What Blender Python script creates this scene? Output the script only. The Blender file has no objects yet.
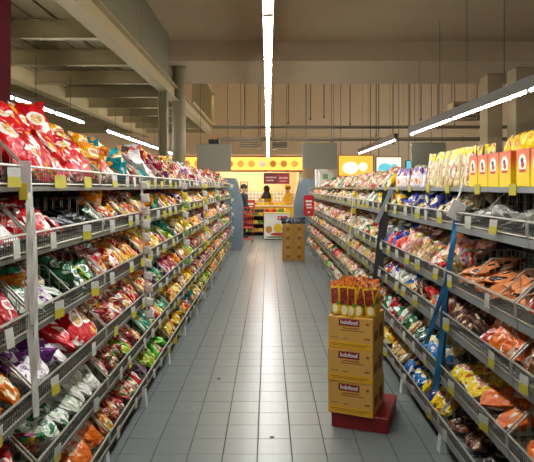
import bpy, math, random
from mathutils import Matrix, Vector, Euler

S = bpy.context.scene
COL = S.collection
RAD = math.radians

# ------------------------------------------------------------------ camera, world, exposure
H = 1.6
F = 560.0
cam = bpy.data.cameras.new('camera')
cam.sensor_fit = 'HORIZONTAL'
cam.sensor_width = 36.0
cam.lens = F / 534 * 36.0
cam.shift_x = -1 / 534
cam.shift_y = -44 / 534
cam.clip_start = 0.05
cam.clip_end = 200
camo = bpy.data.objects.new('camera', cam)
COL.objects.link(camo)
camo.location = (0, 0, H)
camo.rotation_euler = (math.pi / 2, 0, 0)
S.camera = camo

W = bpy.data.worlds.new('world')
S.world = W
W.use_nodes = True
W.node_tree.nodes['Background'].inputs[0].default_value = (1.0, 0.93, 0.82, 1)
W.node_tree.nodes['Background'].inputs[1].default_value = 0.09

S.view_settings.view_transform = 'Standard'
S.view_settings.look = 'None'
S.view_settings.gamma = 1
S.view_settings.use_curve_mapping = False
S.view_settings.exposure = 0.0

TUBE = 92.0        # radiance of the white tubes
WARM = 2.0         # backlit bakery sign


# ------------------------------------------------------------------ helpers
def lin(c):
    if isinstance(c, str):
        c = c.lstrip('#')
        c = tuple(int(c[i:i + 2], 16) / 255 for i in (0, 2, 4))
    return tuple((x / 12.92 if x <= 0.04045 else ((x + 0.055) / 1.055) ** 2.4) for x in c[:3]) + (1.0,)


class NT:
    def __init__(self, name):
        self.m = bpy.data.materials.new(name)
        self.m.use_nodes = True
        self.t = self.m.node_tree
        self.b = self.t.nodes['Principled BSDF']

    def n(self, kind, **kw):
        o = self.t.nodes.new(kind)
        for k, v in kw.items():
            setattr(o, k, v)
        return o

    def set(self, sock, v):
        if hasattr(v, 'links') or isinstance(v, bpy.types.NodeSocket):
            self.t.links.new(v, sock)
        else:
            sock.default_value = v

    def math(self, op, a, b=0.0, c=0.0, clamp=False):
        o = self.n('ShaderNodeMath', operation=op, use_clamp=clamp)
        self.set(o.inputs[0], a)
        self.set(o.inputs[1], b)
        self.set(o.inputs[2], c)
        return o.outputs[0]

    def mix(self, f, a, b):
        o = self.n('ShaderNodeMix', data_type='RGBA')
        self.set(o.inputs[0], f)
        self.set(o.inputs[6], a)
        self.set(o.inputs[7], b)
        return o.outputs[2]

    def noise(self, vec, scale, detail=2.0):
        o = self.n('ShaderNodeTexNoise')
        self.set(o.inputs['Vector'], vec)
        o.inputs['Scale'].default_value = scale
        o.inputs['Detail'].default_value = detail
        return o.outputs[0]

    def bump(self, h, s, d=0.01):
        o = self.n('ShaderNodeBump')
        o.inputs['Strength'].default_value = s
        o.inputs['Distance'].default_value = d
        self.set(o.inputs['Height'], h)
        self.t.links.new(o.outputs[0], self.b.inputs['Normal'])

    def objco(self, rnd=True):
        tc = self.n('ShaderNodeTexCoord').outputs['Object']
        if not rnd:
            return tc, tc
        oi = self.n('ShaderNodeObjectInfo').outputs['Random']
        cx = self.n('ShaderNodeCombineXYZ')
        self.set(cx.inputs[0], self.math('MULTIPLY', oi, 17.0))
        self.set(cx.inputs[1], self.math('MULTIPLY', oi, 31.0))
        self.set(cx.inputs[2], self.math('MULTIPLY', oi, 7.0))
        add = self.n('ShaderNodeVectorMath', operation='ADD')
        self.set(add.inputs[0], tc)
        self.set(add.inputs[1], cx.outputs[0])
        return tc, add.outputs[0]


def plain(name, col, rough=0.5, metal=0.0, var=0.12, scale=6.0, coat=0.0, bump=0.0):
    t = NT(name)
    c = lin(col)
    tc, _ = t.objco(False)
    nz = t.noise(tc, scale, 3.0)
    k = t.math('MULTIPLY_ADD', nz, 2 * var, 1 - var)
    mx = t.n('ShaderNodeVectorMath', operation='SCALE')
    mx.inputs[0].default_value = c[:3]
    t.set(mx.inputs['Scale'], k)
    t.t.links.new(mx.outputs[0], t.b.inputs['Base Color'])
    t.b.inputs['Roughness'].default_value = rough
    t.b.inputs['Metallic'].default_value = metal
    t.b.inputs['Coat Weight'].default_value = coat
    if bump:
        t.bump(t.noise(tc, scale * 6, 3.0), bump)
    return t.m


def emit(name, col, strength):
    t = NT(name)
    t.b.inputs['Base Color'].default_value = lin(col)
    t.b.inputs['Emission Color'].default_value = lin(col)
    t.b.inputs['Emission Strength'].default_value = strength
    return t.m


def printed(name, base, accent, patch, ink, split=0.12, rough=0.3, px=0.30, py=0.17, pcy=0.0):
    """printed film packet: base colour, an accent field, a logo patch with lettering-like rows"""
    t = NT(name)
    tc, rc = t.objco()
    sp = t.n('ShaderNodeSeparateXYZ')
    t.set(sp.inputs[0], tc)
    x, y = sp.outputs[0], sp.outputs[1]
    n1 = t.noise(rc, 3.2, 1.5)
    wob = t.math('MULTIPLY_ADD', n1, 0.5, -0.25)
    v = t.math('ADD', y, wob)
    m1 = t.math('GREATER_THAN', v, split)
    c1 = t.mix(m1, lin(base), lin(accent))
    # small scattered print
    vo = t.n('ShaderNodeTexVoronoi')
    vo.inputs['Scale'].default_value = 6.0
    t.set(vo.inputs['Vector'], rc)
    spots = t.math('LESS_THAN', vo.outputs['Distance'], 0.23)
    lowm = t.math('LESS_THAN', v, -0.12)
    c1 = t.mix(t.math('MULTIPLY', spots, lowm), c1, lin(accent))
    v4 = t.n('ShaderNodeTexVoronoi')
    v4.inputs['Scale'].default_value = 4.5
    t.set(v4.inputs['Vector'], rc)
    s4 = t.n('ShaderNodeSeparateColor')
    t.set(s4.inputs[0], v4.outputs['Color'])
    c1 = t.mix(t.math('GREATER_THAN', s4.outputs[0], .88), c1, lin(patch))
    c1 = t.mix(t.math('LESS_THAN', s4.outputs[0], .10), c1, lin(ink))
    ex = t.math('DIVIDE', x, px)
    ey = t.math('DIVIDE', t.math('SUBTRACT', y, pcy), py)
    r2 = t.math('ADD', t.math('MULTIPLY', ex, ex), t.math('MULTIPLY', ey, ey))
    r2 = t.math('ADD', r2, t.math('MULTIPLY', wob, 0.8))
    m2 = t.math('LESS_THAN', r2, 1.0)
    c2 = t.mix(m2, c1, lin(patch))
    br = t.n('ShaderNodeTexBrick')
    t.set(br.inputs['Vector'], rc)
    br.inputs['Scale'].default_value = 14.0
    br.inputs['Color1'].default_value = (1, 1, 1, 1)
    br.inputs['Color2'].default_value = (1, 1, 1, 1)
    br.inputs['Mortar'].default_value = (0, 0, 0, 1)
    br.inputs['Mortar Size'].default_value = 0.06
    br.inputs['Brick Width'].default_value = 0.8
    br.inputs['Row Height'].default_value = 0.9
    m3 = t.math('MULTIPLY', t.math('LESS_THAN', r2, 0.5), br.outputs[0])
    c3 = t.mix(m3, c2, lin(ink))
    t.t.links.new(c3, t.b.inputs['Base Color'])
    t.b.inputs['Roughness'].default_value = rough * .75
    t.b.inputs['Specular IOR Level'].default_value = 0.4
    t.bump(t.noise(rc, 5.0, 1.5), 0.45, 0.05)
    return t.m


def candy(name, pal, scale=7.0, rough=0.3):
    """clear bag full of wrapped pieces: each cell one wrapper colour"""
    t = NT(name)
    tc, rc = t.objco()
    vo = t.n('ShaderNodeTexVoronoi')
    vo.inputs['Scale'].default_value = scale
    t.set(vo.inputs['Vector'], rc)
    sp = t.n('ShaderNodeSeparateColor')
    t.set(sp.inputs[0], vo.outputs['Color'])
    rp = t.n('ShaderNodeValToRGB')
    rp.color_ramp.interpolation = 'CONSTANT'
    els = rp.color_ramp.elements
    while len(els) < len(pal):
        els.new(0.5)
    for i, c in enumerate(pal):
        els[i].position = i / len(pal)
        els[i].color = lin(c)
    t.set(rp.inputs[0], sp.outputs[0])
    # small print on the wrappers
    v2 = t.n('ShaderNodeTexVoronoi')
    v2.inputs['Scale'].default_value = scale * 2.7
    t.set(v2.inputs['Vector'], rc)
    s2 = t.n('ShaderNodeSeparateColor')
    t.set(s2.inputs[0], v2.outputs['Color'])
    m = t.math('GREATER_THAN', s2.outputs[1], 0.8)
    c = t.mix(m, rp.outputs[0], lin(pal[0]))
    t.t.links.new(c, t.b.inputs['Base Color'])
    t.b.inputs['Roughness'].default_value = rough
    t.b.inputs['Specular IOR Level'].default_value = 0.45
    t.bump(t.math('SUBTRACT', 1.0, vo.outputs['Distance']), 0.5, 0.06)
    return t.m


class MB:
    def __init__(self):
        self.v, self.f, self.mi, self.cur = [], [], [], 0

    def add(self, vs, fs, mi=None):
        b = len(self.v)
        self.v += [tuple(p) for p in vs]
        for f in fs:
            self.f.append(tuple(b + i for i in f))
            self.mi.append(self.cur if mi is None else mi)

    def box(self, x0, x1, y0, y1, z0, z1, M=None, mi=None):
        vs = [Vector((x, y, z)) for z in (z0, z1) for y in (y0, y1) for x in (x0, x1)]
        if M:
            vs = [M @ p for p in vs]
        self.add(vs, [(0, 2, 3, 1), (4, 5, 7, 6), (0, 1, 5, 4), (2, 6, 7, 3), (0, 4, 6, 2), (1, 3, 7, 5)], mi)
        return self

    def cbox(self, x0, x1, y0, y1, z0, z1, c, M=None, mi=None):
        """box with chamfered edges"""
        vs, fs = [], []
        idx = {}
        for sx, X in ((-1, x0), (1, x1)):
            for sy, Y in ((-1, y0), (1, y1)):
                for sz, Z in ((-1, z0), (1, z1)):
                    for a in range(3):
                        p = [X - sx * c, Y - sy * c, Z - sz * c]
                        p[a] = (X, Y, Z)[a]
                        idx[(sx, sy, sz, a)] = len(vs)
                        vs.append(M @ Vector(p) if M else Vector(p))
        s2 = ((-1, -1), (1, -1), (1, 1), (-1, 1))
        for s in (-1, 1):
            o = s2 if s > 0 else s2[::-1]
            fs.append([idx[(s, a, b, 0)] for a, b in o])
            fs.append([idx[(b, s, a, 1)] for a, b in o])
            fs.append([idx[(a, b, s, 2)] for a, b in o])
        for a in (-1, 1):
            for b in (-1, 1):
                q = [idx[(a, b, -1, 0)], idx[(a, b, 1, 0)], idx[(a, b, 1, 1)], idx[(a, b, -1, 1)]]
                fs.append(q if a * b < 0 else q[::-1])
                q = [idx[(-1, a, b, 1)], idx[(1, a, b, 1)], idx[(1, a, b, 2)], idx[(-1, a, b, 2)]]
                fs.append(q if a * b < 0 else q[::-1])
                q = [idx[(b, -1, a, 2)], idx[(b, 1, a, 2)], idx[(b, 1, a, 0)], idx[(b, -1, a, 0)]]
                fs.append(q if a * b < 0 else q[::-1])
                for d in (-1, 1):
                    q = [idx[(a, b, d, 0)], idx[(a, b, d, 1)], idx[(a, b, d, 2)]]
                    fs.append(q if a * b * d > 0 else q[::-1])
        self.add(vs, fs, mi)
        return self

    def wire(self, p0, p1, r, n=4, caps=False, mi=None):
        p0, p1 = Vector(p0), Vector(p1)
        d = (p1 - p0).normalized()
        a = d.orthogonal().normalized()
        b = d.cross(a)
        vs = []
        for p in (p0, p1):
            for k in range(n):
                t = 2 * math.pi * (k + .5) / n
                vs.append(p + a * (r * math.cos(t)) + b * (r * math.sin(t)))
        fs = [(k, (k + 1) % n, n + (k + 1) % n, n + k) for k in range(n)]
        if caps:
            fs += [tuple(range(n))[::-1], tuple(range(n, 2 * n))]
        self.add(vs, fs, mi)
        return self

    def path(self, pts, r, n=4, mi=None):
        for a, b in zip(pts, pts[1:]):
            self.wire(a, b, r, n, True, mi)
        return self

    def prism(self, pts, axis, a0, a1, mi=None):
        """polygon pts extruded along an axis ('x','y','z')"""
        n = len(pts)
        vs = []
        for a in (a0, a1):
            for p, q in pts:
                vs.append({'x': (a, p, q), 'y': (p, a, q), 'z': (p, q, a)}[axis])
        fs = [tuple(range(n)), tuple(range(2 * n - 1, n - 1, -1))]
        fs += [(k + n, (k + 1) % n + n, (k + 1) % n, k) for k in range(n)]
        self.add(vs, fs, mi)
        return self

    def ball(self, c, rx, ry, rz, nu=10, nv=6, M=None, mi=None):
        vs, fs = [], []
        for j in range(nv + 1):
            ph = -math.pi / 2 + math.pi * j / nv
            for i in range(nu):
                th = 2 * math.pi * i / nu
                p = Vector((rx * math.cos(ph) * math.cos(th), ry * math.cos(ph) * math.sin(th), rz * math.sin(ph)))
                if M:
                    p = M @ p
                vs.append(Vector(c) + p)
        for j in range(nv):
            for i in range(nu):
                fs.append((j * nu + i, j * nu + (i + 1) % nu, (j + 1) * nu + (i + 1) % nu, (j + 1) * nu + i))
        self.add(vs, fs, mi)
        return self

    def lathe(self, prof, c=(0, 0, 0), n=12, mi=None):
        vs, fs = [], []
        for r, z in prof:
            for i in range(n):
                th = 2 * math.pi * i / n
                vs.append((c[0] + r * math.cos(th), c[1] + r * math.sin(th), c[2] + z))
        for j in range(len(prof) - 1):
            for i in range(n):
                fs.append((j * n + i, j * n + (i + 1) % n, (j + 1) * n + (i + 1) % n, (j + 1) * n + i))
        fs.append(tuple(range(n))[::-1])
        fs.append(tuple(range((len(prof) - 1) * n, len(prof) * n)))
        self.add(vs, fs, mi)
        return self

    def mesh(self, name, mats, smooth=False):
        me = bpy.data.meshes.new(name)
        me.from_pydata(self.v, [], self.f)
        for m in (mats if isinstance(mats, (list, tuple)) else [mats]):
            me.materials.append(m)
        me.polygons.foreach_set('material_index', self.mi)
        if smooth:
            me.polygons.foreach_set('use_smooth', [True] * len(self.f))
        me.update()
        return me

    def build(self, name, mats, parent=None, smooth=False):
        return link(name, self.mesh(name, mats, smooth), parent)


def link(name, data, parent=None, M=None):
    o = bpy.data.objects.new(name, data)
    COL.objects.link(o)
    if parent is not None:
        o.parent = parent
    if M is not None:
        o.matrix_basis = M
    return o


def tag(o, label=None, cat=None, group=None, kind=None):
    if label:
        o['label'] = label
    if cat:
        o['category'] = cat
    if group:
        o['group'] = group
    if kind:
        o['kind'] = kind
    return o


def thing(name, label, cat, loc=(0, 0, 0), rz=0.0, group=None):
    o = bpy.data.objects.new(name, None)
    o.empty_display_size = 0.1
    COL.objects.link(o)
    o.location = loc
    o.rotation_euler = (0, 0, rz)
    return tag(o, label, cat, group)


def struct(name, mb, mats, parent=None):
    o = mb.build(name, mats, parent)
    if parent is None:
        o['kind'] = 'structure'
    return o


def text_mesh(s, size, mat, bold=0.0):
    cu = bpy.data.curves.new('lettering', 'FONT')
    cu.body = s
    cu.size = size
    cu.align_x = 'CENTER'
    cu.align_y = 'CENTER'
    cu.offset = bold
    cu.resolution_u = 3
    o = bpy.data.objects.new('lettering', cu)
    COL.objects.link(o)
    bpy.context.view_layer.update()
    me = bpy.data.meshes.new_from_object(o.evaluated_get(bpy.context.evaluated_depsgraph_get()))
    bpy.data.objects.remove(o)
    bpy.data.curves.remove(cu)
    me.materials.clear()
    me.materials.append(mat)
    return me


ORD = ['first', 'second', 'third', 'fourth', 'fifth', 'sixth', 'seventh', 'eighth', 'ninth', 'tenth', 'eleventh',
       'twelfth', 'thirteenth', 'fourteenth', 'fifteenth']

# ------------------------------------------------------------------ setting materials
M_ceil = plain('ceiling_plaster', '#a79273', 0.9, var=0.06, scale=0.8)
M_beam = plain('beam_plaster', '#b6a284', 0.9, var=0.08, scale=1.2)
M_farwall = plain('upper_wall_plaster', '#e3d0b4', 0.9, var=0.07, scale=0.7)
M_cream = plain('cream_wall', '#e6d3ae', 0.8, var=0.05)
M_grout = plain('grout', '#454a49', 0.9)
M_steel = plain('painted_beam_steel', '#9c8a62', 0.6, var=0.1)
M_deck = plain('mezzanine_planks', '#857650', 0.8, var=0.15, scale=3)
M_fascia = plain('fascia_board', '#6c6548', 0.8, var=0.08)
M_red_col = plain('maroon_paint', '#3f0a0e', 0.8, var=0.08)
M_red_col.node_tree.nodes['Principled BSDF'].inputs['Specular IOR Level'].default_value = 0.05
M_olive = plain('olive_column_paint', '#7c7050', 0.6, var=0.08)
M_pier = plain('pier_plaster', '#9c8a6b', 0.85, var=0.07)
M_dark = plain('dark_grey_paint', '#34322f', 0.6)
M_black = plain('black_plastic', '#17171a', 0.4)
M_pipe = plain('pipe_paint', '#6b6252', 0.5)
M_sign = plain('sign_board_grey', '#7d7969', 0.7, var=0.04)


def tile_mat():
    t = NT('floor_tile_glaze')
    tc, rc = t.objco()
    oi = t.n('ShaderNodeObjectInfo').outputs['Random']
    nz = t.noise(rc, 5.0, 4.0)
    k = t.math('MULTIPLY_ADD', nz, 0.08, 0.92)
    k = t.math('MULTIPLY_ADD', oi, 0.07, k)
    mx = t.n('ShaderNodeVectorMath', operation='SCALE')
    mx.inputs[0].default_value = lin('#797f7d')[:3]
    t.set(mx.inputs['Scale'], k)
    t.t.links.new(mx.outputs[0], t.b.inputs['Base Color'])
    t.b.inputs['Roughness'].default_value = 0.30
    t.b.inputs['Specular IOR Level'].default_value = 0.5
    return t.m


M_tile = tile_mat()

# ------------------------------------------------------------------ floor
TX, TY = 0.207, 0.2055
floor = struct('floor', MB().box(-9, 9, -3, 26, -0.12, -0.0035), M_grout)
near, rest = [], []
for j in range(-2, 100):
    for i in range(-14, 17):
        cx, cy = -0.064 + (i + .5) * TX, 3.561 + (j - 2 + .5) * TY
        if -5 <= i <= 5 and 0 <= j < 27:
            near.append((cx, cy))
        elif cy < 23:
            rest.append((cx, cy))
tm = MB().cbox(-TX / 2 + .003, TX / 2 - .003, -TY / 2 + .0011, TY / 2 - .0011, -0.010, 0.0, 0.0015).mesh('tile', M_tile)
rng = random.Random(5)
for cx, cy in near[:300]:
    o = link('tile', tm, floor)
    o.location = (cx, cy, rng.uniform(-.0005, 0.0003))
    o.rotation_euler = (rng.gauss(0, .0012), rng.gauss(0, .0012), 0)
mb = MB()
for cx, cy in near[300:] + rest:
    mb.box(cx - TX / 2 + .003, cx + TX / 2 - .003, cy - TY / 2 + .0011, cy + TY / 2 - .0011, -.01, 0)
o = mb.build('distant_tiles', M_tile, floor)
o['kind'] = 'stuff'

M_spot = plain('dark_floor_cap', '#2a2c2c', .6)
for x, y in ((-.41, 4.67), (.026, 3.58)):
    o = MB().lathe([(.016, 0), (.016, .002), (.010, .004)], n=12).build('floor_cap', M_spot, floor)
    o.location = (x, y, 0.0005)

# ------------------------------------------------------------------ ceiling, beam, walls
CZ = 4.2
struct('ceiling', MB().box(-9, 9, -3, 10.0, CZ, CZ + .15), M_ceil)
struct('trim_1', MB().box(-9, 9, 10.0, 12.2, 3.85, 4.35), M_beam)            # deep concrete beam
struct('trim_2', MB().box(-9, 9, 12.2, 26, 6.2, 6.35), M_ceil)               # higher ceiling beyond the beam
struct('trim_3', MB().box(-9, 9, 12.0, 12.2, 4.35, 6.35), M_beam)
struct('wall_back', MB().box(-9, 9, 24, 24.2, 0, 6.3), M_farwall)
struct('wall_left', MB().box(-9.2, -9, -3, 24.2, 0, 6.3), M_farwall)
struct('wall_right', MB().box(9, 9.2, -3, 24.2, 0, 6.3), M_farwall)

# ------------------------------------------------------------------ mezzanine on the left
mz = thing('mezzanine', 'beige steel mezzanine with joists above the left aisle', 'mezzanine', (-1.8, 0, 3.2))


def ibeam_y(x0, x1, y0, y1, z0, z1, ox, oz):
    m = MB()
    xm = (x0 + x1) / 2
    m.box(x0 - ox, x1 - ox, y0, y1, z0 - oz, z0 + .015 - oz)
    m.box(xm - .012 - ox, xm + .012 - ox, y0, y1, z0 + .015 - oz, z1 - .015 - oz)
    m.box(x0 - ox, x1 - ox, y0, y1, z1 - .015 - oz, z1 - oz)
    return m


ibeam_y(-1.83, -1.66, -2.5, 9.42, 3.2, 3.44, -1.8, 3.2).build('edge_beam', M_steel, mz)
ibeam_y(-3.75, -3.58, -2.5, 17, 3.12, 3.40, -1.8, 3.2).build('inner_beam', M_steel, mz)
ibeam_y(-6.2, -6.03, -2.5, 17, 3.12, 3.40, -1.8, 3.2).build('inner_beam', M_steel, mz)
ibeam_y(-1.83, -1.66, 9.42, 17, 3.2, 3.44, -1.8, 3.2).build('edge_beam', M_steel, mz)
jy = 6.12 - 1.33 * 5
jm = MB()
jm.box(-6.5, -.03, -.05, .05, 0.015, .027).box(-6.5, -.03, -.008, .008, .027, .22)
jm.box(-6.5, -.03, -.05, .05, .208, .22)
jmesh = jm.mesh('joist', M_steel)
while jy < 17:
    o = link('joist', jmesh, mz)
    o.location = (0, jy, 0)
    jy += 1.33
pm = MB().box(-.106, .106, -2.5, 17, .225, .262).mesh('plank', M_deck)
for i in range(26):
    o = link('plank', pm, mz)
    o.location = (-.12 - i * .25, 0, 0)
MB().box(-6.6, -.02, -2.5, 17, .30, .33).build('dark_gap_sheet', M_dark, mz)  # dark sheet added above the planks to stand in for shade in their gaps
MB().box(.04, .10, -2.5, 4.6, .25, .995).build('fascia_panel', M_fascia, mz)
MB().box(.04, .10, 4.62, 7.5, .25, .995).build('fascia_panel', M_fascia, mz)
MB().box(.04, .10, 7.52, 9.6, .25, .995).build('fascia_panel', M_fascia, mz)
MB().box(.12, .16, 12.3, 17.2, .24, .30).box(.12, .16, 12.3, 17.2, 1.20, 1.25).build('railing_rail', M_steel, mz)
bm_ = MB().box(-.016, .016, -.016, .016, .29, 1.21).mesh('baluster', M_steel)
for i in range(17):
    o = link('baluster', bm_, mz)
    o.location = (.14, 12.4 + i * .29, 0)

# columns
c1 = MB().cbox(-.075, .075, -.012, .012, 0, 3.2, .003).cbox(-.075, -.06, -.08, .08, 0, 3.2, .003).cbox(.06, .075, -.08, .08, 0, 3.2, .003)
o = tag(c1.build('steel_column', M_olive), 'narrow olive steel column under the mezzanine edge', 'column')
o.location = (-1.75, 9.36, 0)
c2 = MB().lathe([(.14, 0), (.14, .02), (.125, .04), (.125, 3.8), (.14, 3.82), (.14, 3.85)], n=20)
o = tag(c2.build('round_column', M_olive, smooth=False), 'thick olive round column reaching up to the concrete beam', 'column')
o.location = (-1.67, 10.5, 0)
c3 = MB().cbox(-.2, .2, -.15, .15, 0, 3.1, .01)
o = tag(c3.build('maroon_column', M_red_col), 'dark maroon square column behind the left shelf', 'column')
o.location = (-1.715, 3.16, 0)
for (x, y, w, z1, lab) in ((4.50, 11.3, .15, 3.85, 'tan pier behind the yellow boxes, left of two'),
                           (4.92, 10.7, .27, 3.85, 'wider tan pier at the right, nearest of two')):
    o = tag(MB().cbox(-w, w, -.2, .2, 0, z1, .01).cbox(-w - .006, w + .006, -.206, .206, 0, .12, .004).build('concrete_pier', M_pier), lab, 'pier')
    o.location = (x, y, 0)

# ------------------------------------------------------------------ fluorescent fixtures
M_tube = emit('tube_light', '#fafbf8', TUBE)
M_house = plain('fixture_housing', '#4a4438', 0.5)
M_cap = plain('tube_cap', '#d8d5c8', 0.4)


def fixture_meshes(L, w):
    h = MB().prism([(-w * 1.15, .012), (w * 1.15, .012), (w * .8, .06), (-w * .8, .06)], 'y', 0, L).mesh('housing', M_house)
    t = MB().prism([(w * math.cos(a), -.004 + .016 * math.sin(a)) for a in [2 * math.pi * k / 8 for k in range(8)]], 'y', .03, L - .03).mesh('tube', M_tube, True)
    c = MB().cbox(-w * 1.05, w * 1.05, 0, .03, -.022, .013, .004).mesh('end_cap', M_cap)
    return h, t, c


FX = fixture_meshes(1.19, .027)
FXS = fixture_meshes(1.19, .013)
FXL = FXS
FXS = (MB().prism([(-.03, .006), (.03, .006), (.042, .13), (-.042, .13)], 'y', 0, 1.2).mesh('housing', M_house),) + FXS[1:]
M_tubew = emit('tube_light_warm', '#ffe9c4', TUBE * 1.7)
FXW = (FX[0], MB().prism([(.027 * math.cos(a), -.004 + .016 * math.sin(a)) for a in [2 * math.pi * k / 8 for k in range(8)]], 'y', .03, 1.16).mesh('tube', M_tubew, True), FX[2])
M_wire = plain('hanger_wire', '#2c2a26', 0.5)


def fixture(x, y, z, label, group, rz=0.0, hang=0.0, fx=FX):
    o = thing('fluorescent_light', label, 'light', (x, y, z), rz, group)
    link('housing', fx[0], o)
    link('tube', fx[1], o)
    link('end_cap', fx[2], o)
    c = link('end_cap', fx[2], o)
    c.location = (0, 1.16, 0)
    if hang:
        MB().wire((0, .6, .06), (0, .6, hang), .004, 5).build('hanger_wire', M_wire, o)
    return o


for i in range(15):
    y = .8 + i * 1.2
    top = (CZ if y + .6 < 10 else (3.85 if y + .6 < 12.2 else 6.2))
    fixture(0, y, 2.6, f'bright white tube light above the middle aisle, {ORD[i]} from the camera', 'tube lights above the middle aisle', hang=top - 2.6)
for i in range(13):
    if i == 8:
        continue
    y = 1.0 + i * 1.2
    top = (CZ if y + .6 < 10 else (3.85 if y + .6 < 12.2 else 6.2))
    fixture(2.70, y, 2.6, f'tube light in the line above the right aisle, {ORD[i]} from the camera', 'tube lights above the right aisle', hang=top - 2.6, fx=FXS)
for i in range(13):
    y = 1.5 + i * 1.2
    if i in (6,):
        continue
    fixture(-2.86, y, 2.6, f'tube light under the mezzanine above the left aisle, {ORD[i]} from the camera', 'tube lights above the left aisle', hang=.61, fx=FXL)
for i in range(4):
    fixture(7.6 - i * 1.2, 19.0, 3.6, f'cross tube light in the far right hall, {ORD[i]} from the right', 'cross tube lights far right', rz=math.pi / 2, hang=2.6)
for i in range(4):
    fixture(.6 - i * 1.2, 21.6, 2.5, f'tube light inside the bakery behind the lit canopy, {ORD[i]} from the right', 'tube lights inside the bakery', rz=math.pi / 2, hang=.22, fx=FXW)
for i in range(7):  # unseen tubes added behind the beam to brighten the far wall
    fixture(4.8 - i * 1.6, 16.2, 5.3, f'added unseen fill tube behind the concrete beam, {ORD[i]} from the right', 'added unseen fill tubes of the far hall', rz=math.pi / 2, hang=.9, fx=FXW)

# ------------------------------------------------------------------ pipes, rods, units in the far hall
for (y, z, r, lab) in ((15.5, 3.26, .045, 'dark horizontal pipe crossing the far hall, the upper one'),
                       (17.3, 3.08, .06, 'paler horizontal pipe crossing the far hall, the lower one')):
    m = MB().wire((-1.55, 0, 0), (8.95, 0, 0), r, 10, True)
    for k in range(0, 5):
        m.wire((k * 2 - .03, 0, 0), (k * 2 + .03, 0, 0), r * 1.2, 10, True)
    o = tag(m.build('service_pipe', M_pipe), lab, 'pipe')
    o.location = (0, y, z)
rng = random.Random(8)
rods = [(-.62, 3.1), (-.25, 2.9), (.55, 3.2), (1.02, 2.7), (1.14, 3.3), (1.50, 3.4), (1.7, 2.9), (2.2, 3.2), (2.9, 3.0), (3.35, 2.75),
        (3.8, 2.9), (4.1, 3.4), (4.55, 3.1), (5.0, 3.3), (5.6, 3.3)]
for (x, z) in rods:
    y = rng.uniform(14, 16.5)
    m = MB().wire((0, 0, 0), (0, 0, 6.2 - z), .016, 5, True).wire((0, 0, 0), (0, 0, .06), .03, 6, True)
    o = tag(m.build('hanging_rod', M_pipe), f'thin rod hanging before the far wall, {ORD[rods.index((x, z))]} from the left', 'rod', 'hanging rods in the far hall')
    o.location = (x * y / 15, y, z)


def unit(x, y, z, w, h, lab):
    t = thing('air_unit', lab, 'air unit', (x, y, z))
    MB().cbox(-w / 2, w / 2, 0, .5, 0, h, .02).build('casing', M_pier, t)
    for k in range(4):
        MB().box(-w / 2 + .04, w / 2 - .04, -.012, .0, .05 + k * h / 5, .05 + k * h / 5 + .03).build('louvre', M_dark, t)
    MB().wire((-w / 2 + .05, .25, h), (-w / 2 + .05, .25, 6.2 - z), .012, 5).wire((w / 2 - .05, .25, h), (w / 2 - .05, .25, 6.2 - z), .012, 5).build('hanger', M_pipe, t)


unit(-.58, 18.3, 2.85, .75, .34, 'tan air unit hanging above the bakery, left of the light line')
unit(.40, 18.6, 2.86, .55, .24, 'small tan air unit hanging right of the light line')
unit(5.3, 14.6, 3.38, .95, .45, 'large brown air unit hanging by the right piers')

# hanging boards
def board(x0, x1, z0, z1, y, lab, box=False):
    t = thing('hanging_board', lab, 'sign', ((x0 + x1) / 2, y, z0), group=None)
    w = (x1 - x0) / 2
    MB().cbox(-w, w, -.02, .02, 0, z1 - z0, .006).build('panel', M_sign, t)
    top = 6.2 if y > 12.2 else 3.85
    MB().wire((-w + .08, 0, z1 - z0), (-w + .08, 0, top - z0), .006, 5).wire((w - .08, 0, z1 - z0), (w - .08, 0, top - z0), .006, 5).build('hanger_wire', M_wire, t)
    if box:
        MB().cbox(-.12, .12, -.06, .06, z1 - z0, z1 - z0 + .10, .01).ball((.0, -.06, z1 - z0 + .05), .04, .03, .04, 8, 5).build('mount_box', M_black, t)


board(-1.60, -.83, 1.94, 2.57, 12.6, 'blank grey board hanging above the left shelf', True)
board(.77, 1.55, 2.0, 2.59, 12.6, 'blank grey board hanging above the right shelf')
board(3.22, 4.0, 1.95, 2.60, 12.6, 'blank grey board hanging behind the yellow topped packs')

# ------------------------------------------------------------------ shelving
M_galv = plain('galvanised_wire', '#a9a596', 0.38, metal=0.55, var=0.08)
M_rim = plain('zinc_rim', '#bdb9ab', 0.35, metal=0.5, var=0.06)
M_shelf = plain('shelf_metal', '#868b8c', 0.42, metal=0.35, var=0.08)
M_shelfl = plain('left_shelf_metal', '#6e6c62', 0.45, metal=0.4, var=0.1)
M_back = plain('gondola_back', '#35342f', 0.7, var=0.1)
M_kick = plain('kick_plate_black', '#1d1d1d', 0.6)
M_foot = plain('foot_grey', '#c3caca', 0.5)
M_mesh = plain('front_mesh_metal', '#65655d', 0.45, metal=0.5, var=0.08)


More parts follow.
